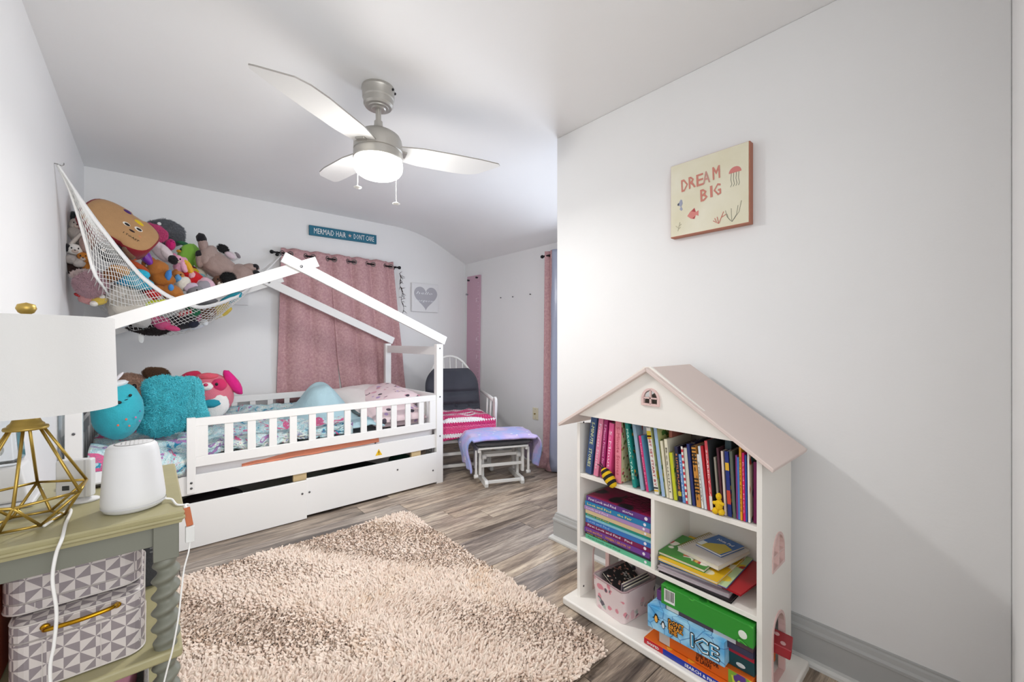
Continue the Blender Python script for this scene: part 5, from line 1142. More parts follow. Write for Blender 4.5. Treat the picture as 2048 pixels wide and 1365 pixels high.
# ================================================================== curtains
def velvet(name, c, c2):
    t = NT(name); v = t.coord(); n = t.noise(v, 55, 5, .7); n2 = t.noise(t.coord((1, 1, .5)), 5, 3, .6)
    col = t.mix(t.ramp(n, [(.35, '#000000'), (.65, '#ffffff')]), c, c2); t.l(col, t.b.inputs['Base Color'])
    t.b.inputs['Roughness'].default_value = .55; t.b.inputs['Sheen Weight'].default_value = .2; t.b.inputs['Sheen Roughness'].default_value = .4
    t.b.inputs['Sheen Tint'].default_value = srgb('#ffd9d4'); t.bump(t.noise(v, 90, 5, .7), .6, .004); MATS[name] = t.m; return t.m
VEL = velvet('dusty_pink_velvet', '#b3858a', '#cda4a4')
RODZ, RODY = 1.918, 3.984
def curtain(name, lb, x0t, x1t, x0b, x1b, zb, ph, seed):
    c = thing(name, lb, 'curtain', ((x0t+x1t)/2, 3.95, zb), group='dusty pink velvet grommet curtains on the back wall window')
    def f(u, w):
        zz = 1.965 - w*(1.965-zb); xt = x0t + u*(x1t-x0t); xb = x0b + u*(x1b-x0b); x = xt + (xb-xt)*w**1.1
        p = (xt - ph)/.185*2*PI; a = .021*(1-.25*w)
        y = RODY + a*math.sin(p) + .012*w*math.sin(p*.5+seed) + .008*w*nz(x, zz, 4, seed) + .02*w*smooth(.6, 1, w)
        x += (.028*smooth(.66, 1, w)*(1-u)**4 if seed == 5 else 0)
        x += .014*math.cos(p) + .006*w*nz(x, zz, 3, seed+4)
        return (x, max(3.957, min(y, YB-.012 if zz < 1.02 else YB-.006)), zz + .004*math.sin(p*2)*(w < .03))
    MB().grid(f, 110, 44).build('curtain_cloth', VEL, c, smooth=True, solid=.003)
    xs = []; k = math.ceil((x0t-ph)/.0925)
    while ph + k*.0925 < x1t: xs.append((ph + k*.0925, k)); k += 1
    for x, k in xs:
        M = Matrix.Translation((x+(.014 if k % 2 == 0 else -.014), RODY, RODZ)) @ Matrix.Rotation(math.radians(38 if k % 2 == 0 else -38), 4, 'Z') @ Matrix.Rotation(PI/2, 4, 'X')
        g_ = MB(); r0, r1 = .0165, .0235; n = 24; vs = []
        for rr, zq in ((r0, .004), (r1, .004), (r1, -.004), (r0, -.004)): vs += [M @ Vector((rr*math.cos(2*PI*i/n), rr*math.sin(2*PI*i/n), zq)) for i in range(n)]
        g_.poly(vs, [(q*n+i, q*n+(i+1) % n, ((q+1) % 4)*n+(i+1) % n, ((q+1) % 4)*n+i) for q in range(4) for i in range(n)])
        g_.build('grommet', mat('grommet_steel', '#7c7c7a', .3, .9), c)
    return c
curtain('window_curtain', 'left dusty pink velvet curtain panel over the back window', .835, 1.268, .80, 1.362, .62, .845, 1)
curtain('window_curtain', 'right dusty pink velvet curtain panel over the back window', 1.256, 1.88, 1.350, 2.03, .62, .845, 5)
BLK = mat('rod_black', '#1d1d1f', .35, .6)
rod = thing('curtain_rod', 'thin black curtain rod with ball finials on the back wall', 'curtain rod', (1.36, RODY, RODZ))
MB().tube([(.815, RODY, RODZ), (1.905, RODY, RODZ)], .0075, 10).build('rod_tube', BLK, rod, smooth=True)
for s, x in ((-1, .815), (1, 1.905)):
    MB().lathe([(0, -.01), (.009, -.01), (.009, 0), (.005, .006), (.009, .012), (.006, .018), (.014, .026), (.017, .036), (.014, .047), (0, .053)], (x, RODY, RODZ), 16, Matrix.Rotation(s*PI/2, 4, 'Y'), cap=False).build('finial', BLK, rod, smooth=True)
    MB().tube([(x+s*-.012, RODY, RODZ-.006), (x+s*-.012, YB-.004, RODZ-.012)], .005, 8).lathe([(.014, 0), (.014, .004)], (x+s*-.012, YB-.0045, RODZ-.012), 12, Matrix.Rotation(PI/2, 4, 'X')).build('bracket', BLK, rod)
# far wall curtain with satin lining
fc = thing('window_curtain', 'floor length dusty pink curtain with blue grey satin lining on the far wall', 'curtain', (2.72, 2.4, 0))
def fcf(u, w):
    z = 1.975 - w*1.965; y = 2.640 - u*.10 + .02*w*(1-u) + .014*math.sin(u*12)*(.5+w*.5); x = 2.725 - .02*math.sin(u*9+.5)
    if w > .93: x -= .06*(w-.93)/.07; y += .03*(w-.93)/.07*(1-2*u)
    return (x, y, max(.008, z))
MB().grid(fcf, 40, 50).build('velvet_panel', VEL, fc, smooth=True, solid=.003)
def fcs(u, w):
    z = 1.972 - w*1.96; return (2.705 - .018*math.sin(u*22) - .03*w, 2.548 - u*.5 + .010*nz(u, w, 6), max(.01, z))
MB().grid(fcs, 70, 40).build('satin_lining', mat('satin_bluegrey', '#a3a9bd', .25, bump=(12, .3, .01)), fc, smooth=True, solid=.002)
fr = thing('curtain_rod', 'black curtain rod with a ball finial on the far wall', 'curtain rod', (2.725, 2.4, 1.935))
MB().tube([(2.715, 2.655, 1.935), (2.715, 1.85, 1.935)], .0075, 10).build('rod_tube', BLK, fr, smooth=True)
MB().lathe([(0, -.01), (.009, -.01), (.009, 0), (.005, .006), (.014, .014), (.0165, .024), (.013, .035), (0, .041)], (2.715, 2.655, 1.935), 16, Matrix.Rotation(-PI/2, 4, 'X'), cap=False).build('finial', BLK, fr, smooth=True)
MB().tube([(2.715, 2.60, 1.93), (2.797, 2.60, 1.925)], .005, 8).build('bracket', BLK, fr)

# ================================================================== wall decor
TEALS = mat('sign_teal', '#1c6a84', .5, vary=.12, vscale=30)
sg = thing('wall_sign', 'long teal wooden sign reading MERMAID HAIR DONT CARE above the curtain', 'sign', (1.395, 4.02, 2.17))
MB().bar((1.082, 4.018, 2.163), (1.707, 4.018, 2.174), .088, .022, up=(0, 1, 0)).build('sign_board', TEALS, sg, bevel=.001)
SW = plain('#e9ecec', .5)
text('MERMAiD HAiR', frameM((1.118, 4.0065, 2.138), (.625, 0, .011), (0, 0, 1)), .050, SW, sg, width=.285)
text("DON'T CARE", frameM((1.478, 4.0065, 2.146), (.625, 0, .011), (0, 0, 1)), .048, SW, sg, width=.200)
st = MB(); 
for k in range(5):
    a = PI/2+2*PI*k/5; st.poly([(1.443+.021*math.cos(a), 4.006, 2.169+.021*math.sin(a)), (1.443+.006*math.cos(a+.6), 4.006, 2.169+.006*math.sin(a+.6)), (1.443, 4.006, 2.169), (1.443+.006*math.cos(a-.6), 4.006, 2.169+.006*math.sin(a-.6))], [(0, 1, 2, 3)])
st.build('starfish', plain('#e8c8b8', .5), sg)
hc = thing('heart_canvas', 'small white canvas with a big grey heart and white script on the back wall', 'canvas', (2.25, 4.02, 1.63))
bx(2.092, 2.412, 4.002, 4.028, 1.476, 1.782).build('canvas_block', mat('canvas_white', '#e9e9ea', .7, bump=(200, .3)), hc, bevel=.002)
hp = []
for i in range(60):
    a = 2*PI*i/60; hp.append((16*math.sin(a)**3, 13*math.cos(a)-5*math.cos(2*a)-2*math.cos(3*a)-math.cos(4*a)))
MB().prism([(2.258+p[0]*.0088, 1.640+p[1]*.0088) for p in hp], 4.0005, 4.0018, None).build('painted_heart', plain('#b3b2b9', .6), hc)
WS = plain('#eef0f2', .5)
text('hello', frameM((2.135, 3.9998, 1.665), (1, 0, 0), (0, 0, 1)), .030, WS, hc, width=.20, shear=.3); text('gorgeous', frameM((2.125, 3.9998, 1.585), (1, 0, 0), (0, 0, 1)), .026, WS, hc, width=.25, shear=.3)
tag(bx(.40, .612, 4.004, 4.028, 1.456, 1.68).build('small_canvas', mat('canvas_white', '#e9e9ea', .7)), 'plain white canvas half hidden behind the right end of the toy net', 'canvas')
# growth chart
gch = thing('growth_chart', 'tall pink growth chart board leaning on the far wall behind the glider', 'growth chart', (2.785, 3.85, .9))
PC = mat('chart_pink', '#c9a3b4', .5, vary=.05)
MB().bar((2.788, 3.868, .35), (2.788, 3.844, 1.905), .018, .242, up=(0, 1, 0)).build('chart_board', PC, gch, bevel=.001)
for i, (n_, z) in enumerate((('5', 1.60), ('4', 1.16), ('3', .96))):
    text(n_, frameM((2.7785, 3.80, z), (0, -1, 0), (0, 0, 1)), .045, plain('#e8d6dd', .5), gch)
tk = MB()
for k in range(30):
    z = .6 + k*.0434; l = .05 if k % 6 == 0 else .025; tk.box(2.7783, 2.779, 3.735+.012*(1.9-z)/1.3, 3.735+l+.012*(1.9-z)/1.3, z, z+.003)
o = tk.build('tick_marks', plain('#e8d6dd', .5), gch); o['kind'] = 'stuff'
for y, z, c_ in ((3.925, 1.86, '#2b2b2e'), (3.765, 1.875, '#2b2b2e'), (3.955, 1.70, '#9c9aa0')):
    q = MB().lathe([(0, 0), (.009, 0), (.007, .012), (.012, .018), (.010, .024), (0, .026)], (2.779, y, z), 12, Matrix.Rotation(-PI/2, 4, 'Y'), cap=False).build('chart_knob', plain(c_, .35), gch, smooth=True)
for i, (u, v) in enumerate(((1002, 596), (1026, 594), (1061, 589))):
    p = on(0, 2.797, u, v); q = MB().lathe([(0, 0), (.004, 0), (.003, .008), (.007, .012), (0, .014)], (XF, p.y, p.z), 10, Matrix.Rotation(-PI/2, 4, 'Y'), cap=False).build('wall_nail', plain('#555558', .4), smooth=True)
    tag(q, ['leftmost small dark nail in the far wall', 'middle small dark nail in the far wall', 'rightmost small dark nail in the far wall'][i], 'nail', 'nails in the far wall')
# outlet plate
p = on(0, 2.797, 1071, 828)
ol = thing('outlet_plate', 'cream coax outlet plate low on the far wall beside the curtain', 'outlet', (2.797, p.y, p.z))
bx(2.793, 2.7999, p.y-.036, p.y+.036, p.z-.057, p.z+.057).build('plate', mat('outlet_cream', '#e3dcc0', .4), ol, bevel=.002)
MB().tube([(2.794, p.y, p.z), (2.780, p.y, p.z)], .006, 10).build('coax_jack', mat('brass', '#a88b3c', .3, .9), ol)
for dz in (.042, -.042): MB().ball((2.793, p.y, p.z+dz), (.001, .003, .003)).build('screw', plain('#8d8a80', .4), ol)
# twig garland at the curtain edge
tw = thing('twig_garland', 'dark twig garland hanging down the right edge of the curtain', 'garland', (1.96, 4.0, 1.6))
pts = [(1.945+.010*math.sin(k*.9)+k*.0022, 3.985, 1.86-k*.0225) for k in range(20)]
MB().tube(pts, .0022, 5).build('stem', mat('twig_dark', '#3a2a26', .8), tw, smooth=True)
mb = MB(); rr = random.Random(4)
for k in range(34):
    b = Vector(pts[rr.randrange(20)]); d = Vector((rr.uniform(-.3, 1), rr.uniform(-.3, .1), rr.uniform(-1, .5))).normalized()
    mb.tube([b, b+d*.02, b+d*rr.uniform(.03, .05)+Vector((0, 0, -.006))], [.0018, .0028, .0008], 5)
o = mb.build('twigs', mat('twig_dark', '#3a2a26', .8), tw); o['kind'] = 'stuff'
# DREAM BIG canvas
db = thing('wall_canvas', 'cream DREAM BIG canvas with sea animals and terracotta edge on the right wall', 'canvas', (1.78, .767, 1.78))
bx(1.766, 1.799, .604, .932, 1.622, 1.945).build('canvas_frame', mat('terracotta_edge', '#b0715a', .6), db, bevel=.002)
CR = NT('canvas_cream'); v = CR.coord(); CR.l(CR.ramp(CR.noise(v, 6, 3), [(.3, '#e0dabe'), (.7, '#eae6d2')]), CR.b.inputs['Base Color']); CR.b.inputs['Roughness'].default_value = .6
bx(1.7648, 1.766, .609, .930, 1.627, 1.943).build('canvas_print', CR.m, db)
def DM(fy, fz, tilt=0): return frameM((1.7643, .930-fy*.325, 1.625+fz*.32), (0, -math.cos(tilt), math.sin(tilt)), (0, math.sin(tilt), math.cos(tilt)))
CO = plain('#cf8576', .6); GR = plain('#5e6054', .6)
for ch, fy, fz, h in (('D', .145, .60, .052), ('R', .245, .615, .050), ('E', .345, .615, .050), ('A', .445, .625, .050), ('M', .56, .645, .052), ('B', .40, .40, .050), ('I', .52, .425, .047), ('G', .575, .43, .047)):
    text(ch, DM(fy, fz, .04), h, CO if ch != 'A' else plain('#c9958a', .6), db, width=.028 if ch != 'I' else .008, bold=.016)
def flat(pts, m, nm, par, fy, fz, s=.32, lift=0):
    M = DM(fy, fz) @ Matrix.Translation((0, 0, lift)); mb = MB(); mb.poly([M @ Vector((p[0]*s, p[1]*s, 0)) for p in pts], [tuple(range(len(pts)))]); return mb.build(nm, m, par)
def stroke(pts, w, m, nm, par, fy, fz, s=.32):
    M = DM(fy, fz); mb = MB().tube([M @ Vector((p[0]*s, p[1]*s, 0)) for p in pts], w, 4); return mb.build(nm, m, par)
j = flat([(.075*math.cos(PI*i/12), .075*math.sin(PI*i/12)+.0) for i in range(13)], plain('#d3837c', .6), 'jellyfish', db, .835, .66)
for k in range(4): stroke([(-.045+.03*k, 0), (-.05+.03*k, -.08), (-.038+.03*k, -.14), (-.055+.032*k, -.17)], .0008, GR, 'tentacle', j, .835, .66)
f_ = flat([(-.08, .0), (-.04, .05), (.02, .09), (.04, .03), (.075, .045), (.075, -.03), (.04, -.01), (.02, -.06), (-.03, -.045)], plain('#d98880', .6), 'fish', db, .31, .25)
flat([(-.02, .052), (.02, .088), (.035, .03)], plain('#b34b4b', .6), 'fin', f_, .31, .25, lift=.0003); flat([(-.015, -.05), (.02, -.058), (.03, -.02)], plain('#b34b4b', .6), 'fin', f_, .31, .25, lift=.0003)
flat([(.0, .08), (.02, .07), (.03, .02), (.01, -.02), (.03, -.06), (.01, -.08), (-.015, -.05), (0, -.02), (-.02, 0), (-.035, .02), (-.02, .05)], plain('#9fa4b8', .6), 'seahorse', db, .14, .42)
flat([(-.045, .03), (-.02, .04), (-.022, 0), (-.045, .005)], plain('#4c4f60', .6), 'fin', db, .14, .42, lift=.0003)
for a, b in (((0, 0), (-.06, .11)), ((0, 0), (-.01, .17)), ((0, 0), (.07, .19)), ((0, 0), (.11, .24)), ((0, 0), (-.08, .16))):
    stroke([a, ((a[0]+b[0])/2+b[0]*.25, b[1]*.45), b], .0007, GR, 'seaweed', db, .80, .05)
for a, b in (((0, 0), (-.07, .05)), ((0, 0), (-.02, .09)), ((0, 0), (.06, .14)), ((.03, .07), (.09, .10)), ((-.03, .03), (-.05, .08))):
    stroke([a, ((a[0]+b[0])/2, (a[1]+b[1])/2), b], .0017, CO, 'coral', db, .64, .06)
for a, b in (((0, 0), (.03, .12)), ((.01, .04), (-.03, .08)), ((.02, .07), (.05, .09)), ((.01, .03), (.04, .05))):
    stroke([a, ((a[0]+b[0])/2, (a[1]+b[1])/2), b], .0012, plain('#b9b39a', .6), 'seaweed', db, .10, .07)
# ================================================================== glider chair and ottoman
GW = mat('glider_white', '#e6e5e1', .4)
CM = Matrix.Translation((2.155, 3.23, 0)) @ Matrix.Rotation(math.radians(-22.3), 4, 'Z')
ch = thing('glider_chair', 'white bow-back glider chair with charcoal cushions in the far corner', 'chair', M=CM)
def LB(): return MB()
def lb(x0, x1, y0, y1, z0, z1, nm, par=ch, bev=.004, m=GW): return MB().box(x0, x1, y0, y1, z0, z1).build(nm, m, par, bevel=bev, local=True)
def lt(pts, r, nm, par=ch, m=GW, n=8, smooth=True): return MB().tube(pts, r, n).build(nm, m, par, smooth=smooth, local=True)
# runners on the floor, uprights, cross bars
for s in (-1, 1):
    lb(s*.255-.018, s*.255+.018, -.27, .27, 0, .045, 'runner', bev=.012)
    lb(s*.255-.014, s*.255+.014, -.20, -.15, .045, .34, 'upright'); lb(s*.255-.014, s*.255+.014, .15, .20, .045, .34, 'upright')
    lb(s*.292-.012, s*.292+.012, -.24, .26, .30, .345, 'side_rail'); lb(s*.225-.010, s*.225+.010, -.24, .22, .08, .115, 'swing_arm')
    # arm with paddle front
    lt([(s*.305, -.17, .615), (s*.31, .02, .630), (s*.29, .26, .66)], [.017, .017, .014], 'armrest')
    pd = MB().prism([(-.205, .345), (-.165, .335), (-.165, .50), (-.160, .59), (-.172, .640), (-.200, .655), (-.228, .640), (-.236, .60), (-.222, .50)], s*.305-.013, s*.305+.013)
    pd.v = [(p[1], p[0], p[2]) for p in pd.v]; pd.f = [f[::-1] for f in pd.f]; pd.build('arm_paddle', GW, ch, bevel=.006, local=True)
    for yy in (-.04, .08): lt([(s*.30, yy, .345), (s*.307, yy-.01, .62)], .0085, 'arm_spindle')
for z, y in ((.06, -.19), (.165, -.19), (.275, -.20)): lb(-.255, .255, y-.012, y+.012, z-.012, z+.014, 'cross_bar')
lb(-.26, .26, -.25, .25, .335, .365, 'seat_frame')
bow = [(.27*math.cos(a)*(1.0), .245+.165*max(0, math.sin(a))**.9, .38 + .625*math.sin(a)**.75 if math.sin(a) > 0 else .38) for a in [PI*i/24 for i in range(25)]]
lt(bow, .013, 'back_bow')
for k in range(7):
    x = -.195+.065*k; zt = .38 + .625*(max(.05, 1-(x/.27)**2)**.5)**.75; yt = .245 + .165*(1-(x/.27)**2)**.45
    lt([(x*.8, .245, .37), (x, yt, zt)], .0065, 'spindle')
CH_ = mat('charcoal_twill', '#3a3c46', .75, bump=(30, .25, .01), sheen=.2)
def cush(u, w, sg):
    a, b = 2*u-1, 2*w-1
    wd = .265*(1-.35*max(0, b)**3); e = (max(0, 1-abs(a)**3.2)*max(0, 1-abs(b)**3.2))**.4
    tuft = 1-.55*math.exp(-((b+.62)/.10)**2)-.50*math.exp(-((b+.05)/.09)**2) - .25*sum(math.exp(-(((a-q)/.10)**2+((b+.62)/.12)**2)) for q in (-.4, .1, .6))
    th = .065*e*(tuft if sg > 0 else 1)*(1+.12*nz(a*2, b*2, 1.5, 5))
    return (a*wd, .215+.075*(b+1)*.9 - sg*th - .03, .455 + (b+1)/2*.43)
mb = MB()
for sg in (1, -1): mb.grid(lambda u, w, sg=sg: cush(u, w, sg), 40, 40)
cb = mb.build('back_cushion', CH_, ch, smooth=True, local=True, weld=True)
for q in (-.4, .1, .6): MB().ball((q*.25, .175, .535), .007).build('tuft_button', CH_, cb, smooth=True, local=True)
mb = MB()
for sg in (1, -1): mb.grid(lambda u, w, sg=sg: ((2*u-1)*.27, (2*w-1)*.25-.01, .405 + sg*.045*(max(0, 1-abs(2*u-1)**4)*max(0, 1-abs(2*w-1)**4))**.35), 20, 20)
mb.build('seat_cushion', CH_, ch, smooth=True, local=True, weld=True)
# crochet blanket over the seat
CRO = NT('crochet_pink_white'); cc = CRO.add('ShaderNodeTexCoord'); sx = CRO.add('ShaderNodeSeparateXYZ'); CRO.l(cc.outputs['Object'], sx.inputs[0])
def mth(t, op, a, b=None):
    n = t.add('ShaderNodeMath', operation=op)
    for i, q in enumerate((a, b)):
        if q is None: continue
        if hasattr(q, 'is_linked'): t.l(q, n.inputs[i])
        else: n.inputs[i].default_value = q
    return n.outputs[0]
tri = mth(CRO, 'PINGPONG', sx.outputs['X'], .011); par_ = mth(CRO, 'ADD', mth(CRO, 'ADD', sx.outputs['Y'], mth(CRO, 'MULTIPLY', tri, 1.0)), mth(CRO, 'MULTIPLY', sx.outputs['Z'], -1.2))
par2 = mth(CRO, 'FRACT', mth(CRO, 'MULTIPLY', mth(CRO, 'ADD', par_, 1.02), 4.6))
col = CRO.ramp(par2, [(0, '#d8487c'), (.28, '#e8e2e2'), (.46, '#cf3a72'), (.62, '#ebe6e6'), (.76, '#c8306c'), (.92, '#e0648f')], 'CONSTANT')
CRO.l(col, CRO.b.inputs['Base Color']); CRO.b.inputs['Roughness'].default_value = .9
vo = CRO.add('ShaderNodeTexVoronoi'); vo.inputs['Scale'].default_value = 95; CRO.l(cc.outputs['Object'], vo.inputs['Vector']); CRO.bump(vo.outputs['Distance'], .9, .008)
def croc(u, w):
    x = -.29 + .57*u; s = w*.62; r_ = .485
    if s < .44: y = .17 - s; z = r_ + .012*nz(x, y, 6) - .03*max(0, abs(x)-.24)/.05
    else: q = s-.44; y = -.27 - .03*math.sin(min(1, q/.04)*PI/2); z = r_ - max(0, q-.015) + .01*nz(x, q, 8)
    z += .010*ridge(x, y, 7, 4) - (.02*abs(x)/.3)*(s > .4)
    return (x, y, z)
bl = thing('crochet_blanket', 'pink and white striped crochet blanket over the seat of the glider chair', 'blanket', M=CM)
MB().grid(croc, 50, 50).build('blanket_cloth', CRO.m, bl, smooth=True, solid=.012, local=True)

OM = Matrix.Translation((2.215, 2.70, 0)) @ Matrix.Rotation(math.radians(-24), 4, 'Z')
ot = thing('glider_ottoman', 'white glider ottoman with rocking frame in front of the glider chair', 'ottoman', M=OM)
for s in (-1, 1):
    rn = MB().prism([(-.19, 0), (.19, 0), (.17, .03), (.10, .05), (-.10, .05), (-.175, .055), (-.195, .03)], s*.150-.014, s*.150+.014); rn.v = [(p[1], p[0], p[2]) for p in rn.v]; rn.f = [f[::-1] for f in rn.f]
    rn.build('runner', GW, ot, bevel=.004, local=True)
    lb(s*.150-.011, s*.150+.011, -.055, -.015, .05, .235, 'upright', ot, .003); lb(s*.150-.011, s*.150+.011, .055, .095, .05, .235, 'upright', ot, .003)
    lb(s*.182-.011, s*.182+.011, -.10, -.065, .075, .275, 'swing_link', ot, .003); lb(s*.182-.011, s*.182+.011, .08, .115, .075, .275, 'swing_link', ot, .003)
    lb(s*.222-.008, s*.222+.008, -.13, -.105, .065, .285, 'side_strut', ot, .003)
    lt([(s*.205, -.118, .075), (s*.238, -.118, .075)], .016, 'knob', ot, n=12); lt([(s*.130, -.08, .215), (s*.165, -.08, .215)], .020, 'pivot_cap', ot, n=14)
    lb(s*.20-.012, s*.20+.012, -.15, .16, .268, .295, 'top_rail', ot, .003)
for z, y, w in ((.035, -.165, .15), (.145, -.085, .185), (.225, -.075, .15), (.20, .085, .15)): lb(-w, w, y-.009, y+.009, z-.012, z+.012, 'cross_bar', ot, .003)
lb(-.21, .21, -.16, .16, .293, .308, 'seat_board', ot, .003)
mb = MB()
for sg in (1, -1): mb.grid(lambda u, w, sg=sg: ((2*u-1)*.235, (2*w-1)*.18, .345 + sg*.038*(max(0, 1-abs(2*u-1)**4)*max(0, 1-abs(2*w-1)**4))**.35), 20, 20)
mb.build('cushion', CH_, ot, smooth=True, local=True, weld=True)
GAL = NT('galaxy_fleece'); v = GAL.coord(); GAL.l(GAL.ramp(GAL.noise(v, 5.0, 3, .5), [(.32, '#d8c6da'), (.46, '#b7a6dc'), (.54, '#93a8e0'), (.62, '#a9a0e2'), (.75, '#cfc0de')]), GAL.b.inputs['Base Color'])
GAL.b.inputs['Roughness'].default_value = .9; GAL.b.inputs['Sheen Weight'].default_value = .4; GAL.bump(GAL.noise(v, 90, 4, .7), .8, .006)
def fl(u, w):
    s = (u-.5)*1.02; y = -.20+.40*w; hx = .262; r_ = .035
    if abs(s) < hx-.0: x = s; z = .395 - .012*(abs(s)/hx)**3
    else:
        q = abs(s)-hx; x = math.copysign(hx + .022*math.sin(min(1, q/.05)*PI/2)*1 + .012*math.sin(q*20)*(1 if s < 0 else .5) + .01*math.sin(w*14+q*9), s); z = .385 - q*1.02
    z += .008*nz(s, y, 7, 2) - .02*max(0, abs(y)-.16)/.04*(abs(s) < hx); y2 = y + .008*nz(s, y, 9, 5) + (.02*math.sin(s*14) if abs(s) > hx else 0)
    return (x, y2, z)
fb = thing('fleece_blanket', 'lilac and blue fleece blanket with white stars draped over the ottoman', 'blanket', M=OM)
MB().grid(fl, 80, 36).build('blanket_cloth', GAL.m, fb, smooth=True, solid=.012, local=True)
stt = MB(); rr = random.Random(9)
for k in range(46):
    u0, w0 = rr.uniform(.03, .97), rr.uniform(.05, .95); c = Vector(fl(u0, w0)); du = Vector(fl(u0+.01, w0)) - c; dw = Vector(fl(u0, w0+.01)) - c
    n = du.cross(dw).normalized(); du.normalize(); dw = n.cross(du); R0 = rr.choice([.006, .010, .016]); pts = []
    for i in range(10):
        a = PI/5*i + k; r0 = R0 if i % 2 == 0 else R0*.42; pts.append(c + n*.0075 + du*r0*math.cos(a) + dw*r0*math.sin(a))
    stt.poly(pts, [tuple(range(10))])
o = stt.build('star_prints', plain('#f3f0f8', .8), fb, local=True); o['kind'] = 'stuff'

# ================================================================== shag rug
RG = NT('shag_pile'); v = RG.coord(); n1 = RG.noise(v, 2.2, 4, .6); n2 = RG.noise(v, 60, 2, .5)
c = RG.ramp(n1, [(.3, '#d9bda0'), (.45, '#e6cfbf'), (.6, '#ead6c8'), (.75, '#e6c6a6')]); c = RG.mix(RG.ramp(n2, [(.3, '#000000'), (.7, '#ffffff')]), c, '#eee0d2')
RG.l(c, RG.b.inputs['Base Color']); RG.b.inputs['Roughness'].default_value = .9
rug = thing('shag_rug', 'blush beige shag rug with long pile on the grey plank floor', 'rug', (.55, 1.7, 0))
RX0, RX1, RY0, RY1 = -.20, 1.29, .915, 2.545
def rug_edge(x, y): return .012*math.sin(y*7+1)+.006*math.sin(y*19), .010*math.sin(x*6)+.006*math.sin(x*17+2)
MB().grid(lambda u, w: (RX0+.02+(RX1-RX0-.04)*u, RY0+.02+(RY1-RY0-.04)*w, .014), 4, 4).build('rug_backing', mat('rug_backing', '#b59f8d', .95), rug, solid=.012)
rs = np.random.default_rng(5); gx = np.arange(RX0, RX1, .0082); gy = np.arange(RY0, RY1, .0082)
GX, GY = np.meshgrid(gx, gy); P_ = np.stack([GX.ravel(), GY.ravel()], 1) + rs.uniform(-.005, .005, (GX.size, 2))
cr_ = np.hypot(np.maximum(0, np.abs(P_[:, 0]-(RX0+RX1)/2) - ((RX1-RX0)/2-.06)), np.maximum(0, np.abs(P_[:, 1]-(RY0+RY1)/2) - ((RY1-RY0)/2-.06)))
P_ = P_[cr_ < .06]; n = len(P_)
ang = 2.2*np.sin(P_[:, 0]*3.1+1)+2.0*np.cos(P_[:, 1]*2.7+P_[:, 0]*2)+1.3*np.sin(P_[:, 0]*11+P_[:, 1]*9)+rs.normal(0, .75, n)
dv = np.stack([np.cos(ang), np.sin(ang), np.zeros(n)], 1)
edge = np.minimum(np.minimum(P_[:, 0]-RX0, RX1-P_[:, 0]), np.minimum(P_[:, 1]-RY0, RY1-P_[:, 1]))
hgt = .020 + 0*edge
P3 = np.stack([P_[:, 0], P_[:, 1], np.full(n, .014)], 1); N3 = np.tile([0, 0, 1.], (n, 1)) + np.stack([rs.normal(0, .25, n), rs.normal(0, .25, n), np.zeros(n)], 1); N3 /= np.linalg.norm(N3, axis=1, keepdims=True)
tufts('shag_pile', P3, N3, RG.m, .021, .0064, lean=.8, seed=2, parent=rug, jitter=.35, seg=3, sides=4, taper=(.9, 1.0, .62), stuff=True, dirv=dv)
# ================================================================== side table with twisted legs
TG = mat('table_grey_green', '#75766a', .45, vary=.06); TT = mat('table_top_olive', '#a59e78', .38, vary=.16, vscale=16, bump=(40, .12))
TX0, TX1, TY0, TY1 = -.318, .057, 1.118, 1.572
tb = thing('side_table', 'grey green side table with twisted legs against the left wall', 'table', (-.13, 1.345, 0))
def slabp(z0, z1, ex, nm, m, prof):
    mb = MB(); L = []
    for d, z in prof: L += [(TX0-(ex+d)*0, TY0-ex-d, z), (TX1+ex+d, TY0-ex-d, z), (TX1+ex+d, TY1+ex+d, z), (TX0, TY1+ex+d, z)]
    n = len(prof); fs = [(i*4+j, i*4+(j+1) % 4, (i+1)*4+(j+1) % 4, (i+1)*4+j) for i in range(n-1) for j in range(4)] + [(3, 2, 1, 0), tuple((n-1)*4+j for j in range(4))]
    mb.poly(L, fs); return mb.build(nm, m, tb)
slabp(0, 0, 0, 'table_top', TT, [(-.012, .774), (-.006, .775), (-.004, .781), (.0, .785), (0, .789), (-.003, .790), (-.001, .797), (-.004, .80)])
bx(TX0+.02, TX1-.03, TY0+.020, TY0+.036, .732, .775).build('apron', TG, tb, bevel=.001); bx(TX0+.02, TX1-.03, TY1-.036, TY1-.020, .732, .775).build('apron', TG, tb)
bx(TX1-.034, TX1-.018, TY0+.03, TY1-.03, .732, .775).build('apron', TG, tb)
bx(TX0, TX0+.018, TY0+.03, TY1-.03, .732, .775).build('apron', TG, tb)
for z in (.49, .24): bx(TX0, TX1-.004, TY0+.004, TY1-.002, z, z+.021).build('shelf', TT, tb, bevel=.006)
def twist(x, y, z0, z1):
    def f(u, w):
        a = 2*PI*u; z = z0+(z1-z0)*w; e = min(1, w*9, (1-w)*9); r = .0195 + .0052*math.sin(a - 2*PI*(z-z0)/.0335)*e
        return (x + r*math.cos(a), y + r*math.sin(a), z)
    mb = MB().grid(f, 20, 90); return mb
for x in (TX1-.031, TX0+.022):
    for y in (TY0+.033, TY1-.033):
        leg = MB().box(x-.021, x+.021, y-.021, y+.021, .70, .775).build('leg', TG, tb, bevel=.002)
        twist(x, y, .511, .70).build('upper_twist', TG, leg, smooth=True)
        twist(x, y, .261, .49).build('lower_twist', TG, leg, smooth=True)
        MB().lathe([(.0, 0), (.012, 0), (.018, .02), (.021, .12), (.017, .2), (.021, .24)], (x, y, 0), 16).build('foot', TG, leg, smooth=True)

